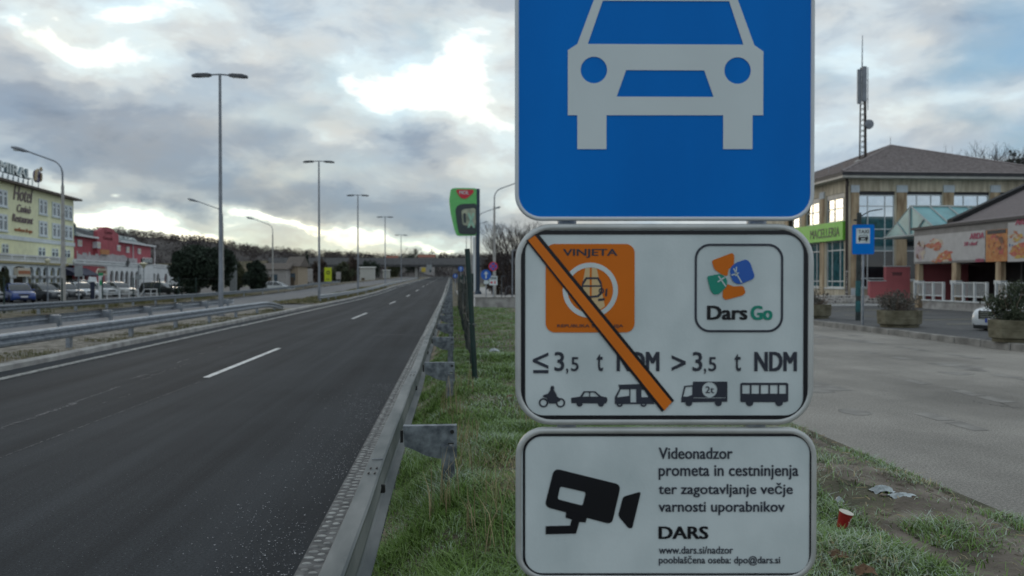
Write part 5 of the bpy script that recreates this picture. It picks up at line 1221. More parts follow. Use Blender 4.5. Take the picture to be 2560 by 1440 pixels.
# red stepped wall in front, white steps with graffiti
rw = empty('red_wall', (FY(2172, 747, 51.5)[0], 51.5, GZ), 0, 'stepped pinkish red wall with a vent grille in front of the market windows', 'wall')
xa, xb, xc = FY(2172, 700, 51.5)[0], FY(2212, 700, 51.5)[0], FY(2272, 700, 51.5)[0]; zl, zh = FY(2190, 703, 51.5)[1], FY(2230, 667, 51.5)[1]
q = MB(rw.location); q.poly([[(xa, GZ), (xc, GZ), (xc, zh), (xb, zh), (xb, zl), (xa, zl)]], y=51.5, th=.3); q.build('wall', MT['red_stucco'], rw)
q = MB(rw.location); q.bb((xa-.03, 51.3, zl+.002), (xb-.0, 51.7, zl+.06)); q.bb((xb-.03, 51.3, zh+.002), (xc+.03, 51.7, zh+.06)); q.build('coping', MT['frame_white'], rw)
q = MB(rw.location)
for k in range(6): x = FY(2233+k*4, 684, 51.3)[0]; q.bb((x, 51.33, FY(2240, 689, 51.3)[1]), (x+.05, 51.348, FY(2240, 682, 51.3)[1]))
q.bb((FY(2231, 684, 51.3)[0], 51.34, FY(2240, 682.5, 51.3)[1]), (FY(2257, 684, 51.3)[0], 51.347, FY(2240, 681, 51.3)[1])); q.build('vent_grille', MT['fascia_dark'], rw)
st_ = empty('front_steps', (XS, 51.6, GZ), 0, 'low white stone steps covered in black graffiti before the market building', 'steps')
for k, (d_, h_) in enumerate(((2.0, .16), (1.55, .32), (1.1, .48))):
    q = MB(st_.location); q.bb((XS-3.2+k*.4, 53-d_-.5, GZ-.02), (FY(2225, 750, 52)[0]+.5, 52.9-.001*k, GZ+h_)); q.build('step', MT['steps_white'], st_)
q = MB(st_.location); r2 = random.Random(8)
for k in range(110):
    j = k % 3; x = XS-2.6+r2.random()*4.6; yy = 53-(2.0, 1.55, 1.1)[j]-.5; z = GZ+(.02, .18, .34)[j]+r2.random()*.05
    q.bb((x, yy-.006, z), (x+r2.choice((.02, .03, .05, .12)), yy-.001, z+r2.choice((.015, .02, .06, .09))))
q.build('graffiti', MT['graffiti'], st_)
# telecom mast on the roof
pb = atY(2154, 402, 57.0); ms = empty('telecom_mast', (pb.x, 57, pb.z-.6), 0, 'tall lattice telecom mast with panel antennas standing on the market roof', 'mast'); OM = ms.location
def mz(y): return atY(2154, y, 57).z
q = MB(OM); bx = pb.x
for dx, dy in ((-.28, -.2), (.28, -.2), (0, .3)): q.tube([(bx+dx, 57+dy, pb.z-1.2), (bx+dx*.55, 57+dy*.55, mz(170))], .05, 6)
z = pb.z; k = 0
while z < mz(175):
    s_ = 1-.4*(z-pb.z)/(mz(170)-pb.z); q.tube([(bx-.28*s_, 56.8, z), (bx+.28*s_, 56.8, z+.4)], .022, 4); q.tube([(bx+.28*s_, 56.8, z), (bx, 57.3, z+.4)], .022, 4); q.tube([(bx-.28*s_, 56.8, z), (bx, 57.3, z+.4)], .022, 4); z += .4
q.tube([(bx+.18, 56.78, pb.z-1), (bx+.12, 56.8, mz(190))], .10, 8); q.build('lattice', MT['downpipe'], ms)
q = MB(OM); q.tube([(bx, 57, mz(175)), (bx+.02, 57, mz(88))], [.05, .025], 8); q.build('whip_aerial', MT['lamp_grey'], ms)
for (px, yt, ybm, wd, dy) in ((2143, 176, 262, .30, -.3), (2153, 170, 258, .34, -.45)):
    x = atY(px, 200, 57).x; q = MB(OM); q.box((x, 57+dy, (mz(yt)+mz(ybm))/2), (wd, .2, mz(yt)-mz(ybm)), bev=.05); q.build('panel_antenna', MT['lamp_grey'], ms)
q = MB(OM); x = atY(2170, 200, 57).x
for yy in (200, 248): q.tube([(bx, 57, mz(yy)), (x, 57, mz(yy))], .03, 5)
q.tube([(x, 57, mz(168)), (x, 57, mz(275))], .03, 6); q.build('dipole_antenna', MT['lamp_grey'], ms)
q = MB(OM); x = atY(2168, 310, 57).x; q.lathe([(.0, 0), (.33, .05), (.36, .2), (.3, .24), (.001, .25)], (x, 56.6, mz(312)), 16, 'Y'); q.build('dish', MT['lamp_grey'], ms, smooth=True)
q = MB(OM); q.lathe([(.6, pb.z-1.0-OM.z), (.55, pb.z-.1-OM.z), (.35, pb.z+.05-OM.z)], (0, 0, 0), 14); q.v = [tuple(Vector(v)) for v in q.v]; q.v = [(v[0]+OM[0], v[1]+OM[1], v[2]+OM[2]) for v in q.v] if q.off.length else q.v; q.build('base_collar', MT['gutter_pale'], ms, smooth=True)

# ------------------------------------------------------------------ glass canopy + annex with posters
pm('canopy_glass', (.16, .36, .38), .35, var=.15, scale=1, spec=.4); pm('canopy_frame', (.40, .43, .42), .5, var=.08)
rA = atY(2276, 517, 47.5); eF = atY(2311, 580, 44.6); eB = atY(2236, 597, 50.6)
cn = empty('glass_canopy', (rA.x, 47.5, GZ), 0, 'teal glazed gable canopy over the passage between market building and annex', 'canopy'); OC = cn.location
rx1 = rA.x+9
ez = (eF.z+eB.z)/2
q = MB(OC); q.add([(rA.x, 47.5, rA.z), (rx1, 47.5, rA.z), (rx1, 44.6, ez), (rA.x, 44.6, ez), (rA.x, 50.4, ez), (rx1, 50.4, ez)], [(0, 1, 2, 3), (0, 4, 5, 1), (0, 3, 4)]); q.build('glass', MT['canopy_glass'], cn)
q = MB(OC)
for k in range(8):
    x = rA.x+.02+k*1.22; q.tube([(x, 47.5, rA.z+.03), (x, 44.55, ez+.03)], .055, 4); q.tube([(x, 47.5, rA.z+.03), (x, 50.45, ez+.03)], .055, 4)
q.tube([(rA.x-.05, 47.5, rA.z+.04), (rx1, 47.5, rA.z+.04)], .07, 6)
for yy in (44.55, 50.45): q.tube([(rA.x-.05, yy, ez), (rx1, yy, ez)], .08, 6)
x = rA.x-.04; q.tube([(x, 44.55, ez), (x, 50.45, ez)], .08, 4); q.tube([(x, 47.5, rA.z), (x, 47.5, ez)], .06, 4)
for s in (-1, 1): q.tube([(x, 47.5+s*1.45, (rA.z+ez)/2), (x, 47.5+s*.4, ez)], .045, 4); q.tube([(x, 47.5+s*1.45, (rA.z+ez)/2), (x, 47.5+s*2.6, ez)], .001, 4)
q.build('canopy_frame', MT['canopy_frame'], cn)
q = MB(OC)
for yy in (44.9, 50.1): q.bb((rA.x+4.0, yy-.15, GZ), (rA.x+4.3, yy+.15, ez-.06))
q.build('pillar', MT['panel_brown'], cn)
pc = atZ(2312, 772, GZ); XT = pc.x-.0; XA = pc.x+.75; YA = atX(2285, 640, XA).y
an = empty('shop_annex', (XA, YA, GZ), 0, 'low shop annex with food posters and a grey pitched roof at the right edge', 'building'); OA = an.location
def AX(px, py, X=None): q = atX(px, py, XA if X is None else X); return q.y, q.z
y2 = 22.0
zf1, zf0 = AX(2285, 576)[1], AX(2285, 660)[1]
pm('fascia_grey', (.25, .235, .225), .8, var=.1, scale=2); pm('roof_grey', (.16, .135, .135), .85, var=.12, scale=6); pm('poster_white', (.44, .43, .43), .6, var=.08, scale=2)
pm('poster_red', (.40, .05, .05), .6, col2=(.50, .16, .10), scale=4); pm('poster_orange', (.45, .13, .035), .6, col2=(.50, .25, .08), scale=5); pm('poster_pink', (.42, .33, .36), .6, col2=(.25, .13, .13), scale=3.5, thr=(.45, .62)); pm('poster_letter', (.36, .03, .10), .5, var=.1); pm('poster_food', (.46, .22, .10), .6, col2=(.36, .07, .04), scale=6)
pm('poster_blue', (.05, .12, .28), .6, var=.2); pm('poster_yellow', (.50, .33, .08), .6, var=.2)
q = MB(OA); q.bb((XA, y2, zf0), (XA+.3, YA, zf1)); q.build('fascia', MT['fascia_grey'], an)
q = MB(OA); q.bb((XA-.12, y2, zf1+.002), (XA+.5, YA+.15, zf1+.14)); q.build('gutter', MT['fascia_dark'], an)
# roof slope with dark verge
v0, v1 = atY(2396, 553, YA-1.2), atY(2560, 474, YA-1.2)
d_ = (v1-v0)/(v1.x-v0.x); zg = zf1+.15; xs0 = XA+.2; rz1 = xs0+7
zl0 = v0.z+d_.z*(xs0-v0.x); 
q = MB(OA); za_, zb_ = v0.z, v0.z+d_.z*(rz1-v0.x)
q.add([(v0.x, YA-1.2, za_), (rz1, YA-1.2, zb_), (rz1, y2, zb_), (v0.x, y2, za_), (XA+.35, YA-1.2, zg), (XA+.35, y2, zg), (v0.x, YA-1.2, zg)], [(0, 1, 2, 3), (4, 0, 3, 5)]); q.build('roof', MT['roof_grey'], an)
q = MB(OA); q.add([(v0.x-.35, YA-.75, za_-.42), (rz1, YA-.75, zb_-.22), (rz1, YA-.75, zb_+.22), (v0.x-.35, YA-.75, za_+.12), (v0.x-.35, YA-1.25, za_-.42), (rz1, YA-1.25, zb_-.22), (rz1, YA-1.25, zb_+.22), (v0.x-.35, YA-1.25, za_+.12)], [(0, 1, 2, 3), (7, 6, 5, 4), (0, 4, 5, 1), (3, 2, 6, 7), (0, 3, 7, 4), (1, 5, 6, 2)]); q.build('verge_board', pm('verge_black', (.007, .007, .009), .7), an)
q = MB(OA); q.bb((XA+3.2, y2, GZ), (XA+3.4, YA, zf1)); q.bb((XA+.36, y2, zf0+.02), (XA+3.19, YA, zf0+.12)); q.build('shop_wall', MT['shop_dark'], an)
q = MB(OA); q.bb((XA+.4, YA-.02, GZ), (XA+3.19, YA+.18, zf0+.01)); q.build('end_wall', MT['red_stucco'], an)
for px in (2285, 2376, 2485):
    y = AX(px, 690)[0]; k = 1
    q = MB(OA); q.bb((XA-.0, y-.47, GZ), (XA+.25, y-.10, zf0-.003)); q.build('pillar', MT['panel_brown'], an)
    q = MB(OA); q.bb((XA-.05, y-.52, AX(px, 711)[1]), (XA+.30, y-.05, AX(px, 701)[1])); q.build('pillar_band', MT['frame_white'], an)
q = MB(OA); y = AX(2325, 690, XA+3.1)[0]; y9 = AX(2352, 690, XA+3.1)[0]; q.bb((XA+3.05, y9, GZ), (XA+3.18, y, zf0)); q.build('grey_door', MT['cap_grey'], an)
q = MB(OA); y, y9 = AX(2389, 690, XA+3.1)[0], AX(2411, 690, XA+3.1)[0]; q.bb((XA+3.1, y9, AX(2400, 702, XA+3.1)[1]), (XA+3.18, y, AX(2400, 672, XA+3.1)[1])); q.build('wall_poster', MT['poster_cream' if 'poster_cream' in MT else 'poster_white'], an)
q = MB(OA); y = AX(2410, 690)[0]
for k in range(5): q.bb((XA+3.1, y-k*2.2, GZ+.1), (XA+3.18, y-k*2.2+.12, zf0))
q.build('door_frame', MT['fascia_grey'], an)
# posters
def apost(name, a, b, t, bt, mat, parent, dx):
    ya, yb_ = AX(a, 600)[0], AX(b, 600)[0]; z1_, z0_ = AX((a+b)/2, t)[1], AX((a+b)/2, bt)[1]
    q = MB(OA); q.bb((XA-dx-.02, yb_, z0_), (XA-dx, ya, z1_)); return q.build(name, MT[mat], parent)
p1 = apost('poster', 2267+20, 2464, 583, 652, 'poster_white', an, .01)
def blob(name, pts, mat, parent, dx):
    q = MB(OA); P2 = [AX(x, y) for x, y in pts]; q.poly([rnd_poly(P2, .25, 3)], th=.01, mapf=lambda a, b, c: (XA-dx-c, a, b)); return q.build(name, MT[mat], parent)
def food(cx, cy, rx, ry, n, mats, parent, seed, dx=.033, name='poster_picture'):
    """food picture printed on a poster: overlapping irregular patches of colour"""
    g = random.Random(seed); qs = {m: MB(OA) for m in mats}
    for i in range(n):
        m = mats[g.randrange(len(mats))]; a_, r0 = g.uniform(0, 6.28), g.random()**.6
        x, y = cx+rx*r0*math.cos(a_), cy+ry*r0*math.sin(a_); s_ = g.uniform(.18, .45)
        P2 = [AX(x+rx*s_*g.uniform(.5, 1.2)*math.cos(k*.9), y+ry*s_*g.uniform(.5, 1.2)*math.sin(k*.9)) for k in range(7)]
        qs[m].poly([P2], th=.001, mapf=lambda a2, b2, c: (XA-dx-.0002*i-c, a2, b2))
    for m in mats:
        if qs[m].v: qs[m].build(name, MT[m], parent)
pm('poster_cream', (.50, .42, .33), .6, var=.15); pm('poster_brown', (.16, .07, .04), .6, var=.3); pm('poster_mauve', (.40, .33, .36), .6, var=.15)
food(2303, 626, 11, 22, 60, ['poster_mauve', 'poster_pink', 'poster_brown', 'poster_cream'], p1, 1)
food(2340, 612, 22, 13, 34, ['poster_food', 'poster_red', 'poster_cream'], p1, 2)
food(2364, 640, 18, 15, 40, ['poster_orange', 'poster_food', 'poster_red', 'poster_cream'], p1, 3)
food(2345, 652, 12, 6, 14, ['poster_orange', 'poster_food'], p1, 4)
def atext(txt, a, b, t, bt, mat, parent, dx):
    ya, yb_ = AX(a, 600)[0], AX(b, 600)[0]; z1_, z0_ = AX((a+b)/2, t)[1], AX((a+b)/2, bt)[1]
    q = MB(OA); q.text(txt, -ya, -yb_, z0_, z1_, th=.01, bold=.03, shear=.15, mapf=lambda p, r_, c: (XA-dx-c, -p, r_)); return q.build('poster_letters', MT[mat], parent)
atext('ARDA', 2426, 2462, 582, 597, 'poster_letter', p1, .05); atext('50 chef', 2412, 2446, 604, 614, 'poster_letter', p1, .05); atext('ARDA', 2440, 2462, 646, 655, 'poster_letter', p1, .05)
p2 = apost('poster', 2466, 2520, 574, 654, 'poster_orange', an, .01); food(2494, 616, 17, 26, 60, ['poster_red', 'poster_orange', 'poster_food', 'poster_brown'], p2, 5); apost('poster_strip', 2470, 2516, 575, 584, 'fascia_dark', p2, .03)
p3 = apost('poster', 2521, 2700, 548, 652, 'poster_white', an, .01); food(2540, 592, 18, 12, 30, ['poster_yellow', 'poster_cream', 'poster_food'], p3, 6); food(2560, 630, 28, 18, 46, ['poster_orange', 'poster_yellow', 'poster_red', 'poster_food'], p3, 7); food(2528, 612, 6, 8, 8, ['poster_blue', 'poster_cream'], p3, 8)
atext('ARDA', 2540, 2585, 545, 561, 'poster_letter', p3, .05)
# low terrace wall with white railing
Yw0, Yw1 = atZ(2306, 771, GZ).y, 26.0
tw = empty('terrace_wall', (XT, Yw0, GZ), 0, 'low rough concrete terrace wall below the white railing', 'wall'); OT = tw.location
XW = atY(2306, 771, Yw0).x
zw = atX(2320, 750, XW).z
q = MB(OT); q.bb((XW, Yw1, GZ), (XW+.3, Yw0, zw-.04)); q.build('wall', MT['concrete'], tw); q = MB(OT); q.bb((XW-.06, Yw1, zw-.038), (XW+.36, Yw0+.05, zw+.02)); q.build('coping', MT['frame_white'], tw)
zr1 = atX(2320, 705, XW).z
yy = Yw0-.1; kk = 0
segs = []
for a, b in ((2281, 2352), (2375, 2460), (2484, 2590)):
    segs.append((atX(a, 700, XW).y, atX(b, 700, XW).y))
for k, (a, b) in enumerate(segs):
    a = min(a, Yw0+2)
    rl = empty('railing', (XW+.15, b, zw), 0, ('white metal railing at the far left end of the terrace wall', 'white metal railing between the two stone pillars on the terrace wall', 'white metal railing behind the dark planter bush at the right edge')[k], 'railing', 'white railings on the terrace'); OR = rl.location
    q = MB(OR); q.bb((XW+.11, b, zr1-.05), (XW+.19, a, zr1)); q.bb((XW+.11, b, zw+.22), (XW+.19, a, zw+.28)); q.build('rail', MT['frame_white'], rl)
    n = 3 if k < 2 else 4
    for i in range(n+1):
        y = b+(a-b)*i/n; q = MB(OR); q.bb((XW+.09, y-.05, zw+.021), (XW+.21, y+.05, zr1+.01)); q.build('post', MT['frame_white'], rl)
    q = MB(OR); y = b+.12
    while y < a: q.bb((XW+.135, y, zw+.281), (XW+.165, y+.025, zr1-.051)); y += .125
    q.build('bars', MT['frame_white'], rl)

# ------------------------------------------------------------------ pavement island things
pm('planter', (.085, .075, .045), .95, col2=(.20, .185, .13), scale=3, bump=.5, bscale=25, st=(1, 1, 1.6)); pm('planter_moss', (.12, .11, .03), .95, col2=(.20, .17, .10), scale=4, bump=.4)
pm('shrub_dark', (.022, .035, .016), .8, col2=(.06, .075, .04), scale=4, pos=True); pm('shrub_grey', (.07, .075, .06), .8, col2=(.15, .13, .115), scale=4, pos=True); pm('twig', (.20, .145, .11), .85, var=.25); pm('earth_dark', (.03, .025, .02), .95, var=.3)
def leaves(c, rad, n, size, mat, name, parent, seed, hollow=.25, off=(0, 0, 0), clumps=14, flat_=1.0):
    g = np.random.default_rng(seed); cl = g.normal(size=(clumps, 3)); cl /= np.linalg.norm(cl, axis=1)[:, None]; cl *= g.uniform(.25, .85, clumps)[:, None]; cr_ = g.uniform(.18, .46, clumps)
    k = g.integers(0, clumps, n); d = g.normal(size=(n, 3)); d /= np.linalg.norm(d, axis=1)[:, None]
    p = cl[k]+d*(cr_[k]*g.uniform(hollow, 1, n)**.5)[:, None]; p = p*np.array(rad)+np.array(c)-np.array(off)
    a = g.normal(size=(n, 3)); a[:, 2] *= flat_; a /= np.linalg.norm(a, axis=1)[:, None]; b = np.cross(a, g.normal(size=(n, 3))); b /= np.linalg.norm(b, axis=1)[:, None]
    s = (size*g.uniform(.5, 1.4, n))[:, None]
    V = np.stack([p-a*s, p+b*s*.42, p+a*s, p-b*s*.42], 1); return npmesh(name, V, mat, parent)
def planter(x, y, z, rz, label, shrub, seed):
    root = empty('concrete_planter', (x, y, z), rz, label, 'planter', 'concrete planters on the pavement island')
    def octo(r, zz, rx=1.22): return [(r*rx*math.cos(R(22.5+45*k)), r*math.sin(R(22.5+45*k)), zz) for k in range(8)]
    q = MB(); q.loft([octo(.46, 0), octo(.46, .07), octo(.52, .10), octo(.535, .28), octo(.528, .30), octo(.535, .32), octo(.54, .5), octo(.475, .505), octo(.46, .40)]); q.build('tub', MT['planter'], root, smooth=True, edge=20)
    q = MB(); q.loft([octo(.465, .43), octo(.2, .47), octo(.01, .49)]); q.build('soil', MT['earth_dark'], root)
    g = random.Random(seed)
    sr = empty('shrub', (x, y, z+.44), rz, shrub[0], 'shrub', 'shrubs growing in the planters'); h = shrub[2]
    q = MB()
    for k in range(46):
        a = g.uniform(0, 6.28); r0 = g.uniform(.02, .35); t = g.uniform(.35, 1)*h; ln = g.uniform(.1, .5)
        p0 = (r0*1.2*math.cos(a), r0*math.sin(a), .0); p1 = (p0[0]+ln*math.cos(a)*.5, p0[1]+ln*math.sin(a)*.5, t*.6); p2 = (p0[0]+ln*math.cos(a+.3)*1.1, p0[1]+ln*math.sin(a+.3), t)
        q.tube([p0, p1, p2], [.008, .006, .003], 4, cap=False)
    q.build('stems', MT['twig'], sr)
    leaves((-.12*shrub[3], 0, h*.48), (.74, .58, h*.70), shrub[4], .033, MT[shrub[1]], 'foliage', sr, seed, .0, clumps=40, flat_=1.8)
for px, py, Y, lab, sh, sd in ((2262, 820, None, 'mossy octagonal concrete planter beside the blue taxi sign', ('grey-green lavender shrub mixed with dry twigs, in the planter beside the taxi sign', 'shrub_grey', .62, 1, 2600), 3),
                               (2570, 858, None, 'dark octagonal concrete planter cut by the right edge, in front of the white car', ('dense dark green bush in the planter before the white car', 'shrub_dark', .85, 0, 6500), 4),
                               (2040, 797, None, 'mossy octagonal concrete planter half hidden behind the foreground sign', ('small olive shrub in the planter half hidden behind the foreground sign', 'shrub_grey', .6, 0, 1800), 5)):
    p = atZ(px, py, .416); planter(p.x+.1, p.y+.45, .416, 0.08, lab, sh, sd)
# taxi sign
p = atZ(2157, 812, .416); tx = empty('taxi_sign', (p.x, p.y, .416), -R(22), 'blue taxi rank sign with white pictogram on a grey pole', 'sign'); sY = math.hypot(p.x, p.y)*math.cos(math.atan2(p.x, p.y)-YAW)
sc2 = sY/F
def TX(x): return (x-2160)*sc2/math.cos(R(22)-YAW)*1.0
def TZ(y): return atY(2160, y, p.y).z-.416
q = MB(); q.tube([(0, .05, -.05), (0, .05, TZ(562))], .038, 12); q.build('pole', MT['galvanised'], tx, smooth=True)
q = MB(); q.poly([rrect(TX(2135), TX(2184.5), TZ(636), TZ(561), .06)], y=0, th=.02); pl = q.build('panel', MT['sign_blue'], tx)
q = MB(); o_ = rrect(TX(2135), TX(2184.5), TZ(636), TZ(561), .06); i_ = rrect(TX(2135)+.014, TX(2184.5)-.014, TZ(636)+.014, TZ(561)-.014, .05); q.poly([o_, i_], y=-.013, th=.004); q.build('rim', MT['sign_logo_blue'], pl)
q = MB(); q.poly([[(TX(2144.5), TZ(608.5)), (TX(2174.5), TZ(608.5)), (TX(2174.5), TZ(571)), (TX(2144.5), TZ(571))]], y=-.013, th=.004); q.build('white_field', MT['sign_white'], pl)
q = MB(); q.text('TAXI', TX(2149), TX(2172), TZ(583.5), TZ(574.5), y=-.017, th=.003, bold=.02); q.build('legend', MT['sign_black'], pl)
def t5(pts): return [(TX(2010+x/7.2), TZ(440+y/7.2)) for x, y in pts]
q = MB(); q.poly([t5([(1020, 1065), (1140, 1065), (1155, 1105), (1155, 1145), (1143, 1150), (1143, 1180), (1122, 1180), (1122, 1158), (1032, 1158), (1032, 1180), (1010, 1180), (1010, 1150), (1003, 1145), (1003, 1105)]), t5([(1028, 1073), (1132, 1073), (1142, 1098), (1016, 1098)]), t5([(1048, 1120), (1108, 1120), (1114, 1142), (1042, 1142)])], y=-.017, th=.003); q.build('car_symbol', MT['sign_black'], pl)
q = MB(); q.bb((-.05, .0, TZ(625)), (.05, .09, TZ(630))); q.bb((-.05, .0, TZ(570)), (.05, .09, TZ(566))); q.bb((-.03, .005, TZ(688)), (.03, .012, TZ(684))); q.build('clamp', MT['sign_back'], tx)
pm('old_post', (.035, .045, .045), .8, var=.35, scale=8); pm('teal_paint', (.02, .11, .12), .7, var=.3, scale=8)
p = atZ(2145, 801, .416); op = empty('old_lamp_post', (p.x, p.y, .416), 0, 'dark weathered post with teal paint behind the taxi sign', 'post'); ht = atY(2147, 532, p.y).z-.416
q = MB(); q.tube([(0, 0, 0), (.02, 0, ht)], [.085, .075], 10); q.bb((-.16, -.03, ht-.28), (.05, .03, ht-.22)); q.tube([(.02, 0, ht-.15), (.35, -.1, ht+.05), (.75, -.2, ht+.12)], .02, 5); q.build('post', MT['old_post'], op, smooth=True)
z0, z1 = atY(2145, 740, p.y).z-.416, atY(2145, 702, p.y).z-.416
q = MB(); q.lathe([(.088, z0), (.09, z0+.1), (.089, z1)], (0, 0, 0), 12); q.lathe([(.086, .3), (.087, .4), (.086, z0*.8)], (0, 0, 0), 12); q.build('paint_patch', MT['teal_paint'], op, smooth=True)
# white car on the lot, nose towards us
pw = atZ(2475, 828, GZ)
CR = R(-76); fc = atY(2494, 800, 20.6); cf = Vector((math.sin(CR), -math.cos(CR), 0))
root, body, gr = car('white saloon car half hidden by the dark planter at the right edge, nose showing', (fc.x-cf.x*2.3, fc.y-cf.y*2.3, GZ), CR, (.66, .69, .71), L_=4.75, W=1.82, H=1.50, nose=.80, near=True, group=None)
q = MB()
for k in range(4): q.bb((-.46, -2.41, .50+.055*k), (.46, -2.385, .52+.055*k))
q.poly([circ(0, .60, .085, 24), circ(0, .60, .07, 24)], y=-2.43, th=.02); q.poly([[(-.045, .66), (-.03, .66), (0, .595), (.03, .66), (.045, .66), (.01, .575), (-.01, .575)], [(-.062, .62), (-.05, .625), (-.028, .555), (0, .61), (.028, .555), (.05, .625), (.062, .62), (.032, .53), (.02, .535), (0, .58), (-.02, .535), (-.032, .53)]][:1], y=-2.43, th=.02)
q.poly([[(-.062, .62), (-.05, .625), (-.028, .555), (0, .60), (.028, .555), (.05, .625), (.062, .62), (.032, .53), (.02, .535), (0, .575), (-.02, .535), (-.032, .53)]], y=-2.432, th=.02)
q.build('grille_trim', MT['chrome'], root)
q = MB(); q.bb((-.26, -2.45, .405), (-.215, -2.425, .515)); q.build('plate_band', MT['plate_blue'], root)
# lot markings
mb = MB(); zz = .251
for (a, b, wd) in (((2040, 762), (2120, 758), .12), ((2060, 770), (2330, 779), .10), ((2310, 800), (2452, 797), .10), ((2310, 811), (2455, 809), .10), ((2395, 825), (2460, 823), .1), ((2060, 784), (2200, 792), .1), ((2060, 778), (2210, 775), .08), ((2060, 795), (2200, 801), .1)):
    p, q2 = atZ(*a, zz), atZ(*b, zz); t = (q2-p).normalized(); n_ = Vector((-t.y, t.x, 0))*wd/2; mb.add([p+n_, q2+n_, q2-n_, p-n_], [(0, 3, 2, 1)])
tag(mb.build('parking_marking', MT['yellow_paint']), kind='structure')
mb = MB()
for k in range(4):
    y = 48.9-k*1.0; strip(mb, 23.2-k*.5, 30.5-k*.3, y, y+.5, .251)
p = atZ(2395, 804, zz); 
tag(mb.build('zebra_marking', MT['line_paint']), kind='structure')

# ------------------------------------------------------------------ behind the verge: low wall, totem, signs
p0, p1 = atZ(1188, 771, .25), atZ(1285, 771, .25)
lw = empty('concrete_wall', (p0.x, p0.y, .2), 0, 'low pale concrete wall at the end of the grass verge', 'wall')
q = MB(lw.location); q.bb((p0.x, p0.y, .15), (9.5, p0.y+.25, atY(1200, 745, p0.y).z)); q.build('wall', MT['concrete'], lw)
q = MB(lw.location); q.bb((p0.x-.03, p0.y-.03, atY(1200, 745, p0.y).z+.002), (9.5, p0.y+.28, atY(1200, 745, p0.y).z+.05)); q.build('coping', MT['kerb_stone'], lw)
pm('totem_green', (.15, .55, .16), .5, var=.06); pm('totem_red', (.62, .03, .05), .5, var=.06); pm('totem_dark', (.035, .05, .055), .35, var=.15); pm('totem_post', (.025, .05, .085), .5, var=.1); pm('lit_pale', (.48, .50, .36), .5, col2=(.22, .26, .2), scale=1.5); pm('lit_green', (.32, .55, .42), .5, var=.2)
Yt = 83; pt_ = atY(1193, 697, Yt); to = empty('price_totem', (pt_.x, Yt, .25), R(3), 'tall green and red fuel station price totem on a dark post', 'sign'); OT2 = to.location
def tz(y): return atY(1170, y, Yt).z-.25
def tX(x): return (x-1193)*Yt/F
q = MB(); q.box((.05, 0, tz(472)/2), (.42, .4, tz(472)), bev=.04); q.lathe([(.45, 0), (.35, .25), (.25, .4)], (.05, 0, 0), 12); q.build('post', MT['totem_post'], to)
bp4 = [(tX(1191), tz(471)), (tX(1136), tz(471)), (tX(1127), tz(474)), (tX(1123), tz(500)), (tX(1126), tz(530)), (tX(1135), tz(570)), (tX(1142), tz(590)), (tX(1191), tz(589))]
q = MB(); q.poly([rnd_poly(bp4, .25)], y=0, th=.5); pa = q.build('panel', MT['totem_green'], to)
dk = [(tX(1191), tz(509)), (tX(1152), tz(511)), (tX(1141), tz(517)), (tX(1138), tz(528)), (tX(1142), tz(560)), (tX(1147), tz(586)), (tX(1191), tz(587))]
q = MB(); q.poly([rnd_poly(dk, .3)], y=-.27, th=.06); sc4 = q.build('screen', MT['totem_dark'], pa)
q = MB(); q.poly([rnd_poly([(tX(1153), tz(525)), (tX(1188), tz(520)), (tX(1189), tz(566)), (tX(1156), tz(564))], .3), rnd_poly([(tX(1157), tz(535)), (tX(1164), tz(532)), (tX(1165), tz(558)), (tX(1159), tz(558))], .2)], y=-.31, th=.03); q.build('picture', MT['lit_pale'], sc4)
q = MB(); q.text('X', tX(1168), tX(1187), tz(570), tz(533), y=-.34, th=.02, bold=.06); q.build('picture_mark', MT['lit_green'], sc4)
q = MB(); q.poly([rnd_poly([(tX(1140), tz(475)), (tX(1184), tz(475)), (tX(1183), tz(483)), (tX(1165), tz(498)), (tX(1152), tz(497)), (tX(1143), tz(484))], .25)], y=-.28, th=.06); em = q.build('emblem', MT['totem_red'], pa)
q = MB(); q.text('MOL', tX(1148), tX(1172), tz(487), tz(478), y=-.32, th=.02, bold=.02); q.build('emblem_letters', MT['sign_white'], em)
for k, (px, w2, yt, yb_, Y, lab) in enumerate(((1186, 8, 592, 735, 96, 'slim white banner pillar just behind the fuel price totem'), )):
    p = atY(px, 697, Y); r_o = empty('banner_pillar', (p.x, Y, .25), 0, lab, 'banner'); q = MB(); q.box((0, 0, atY(px, yt, Y).z/2-.1), (w2*Y/F, .25, atY(px, yt, Y).z-.3), bev=.05); q.build('panel', MT['white_wall'], r_o)
    q = MB(); q.tube([(w2*Y/F*.5+.08, 0, 0), (w2*Y/F*.5+.08, 0, atY(px, yt, Y).z-.2)], .05, 8); q.build('post', MT['lamp_grey'], r_o)
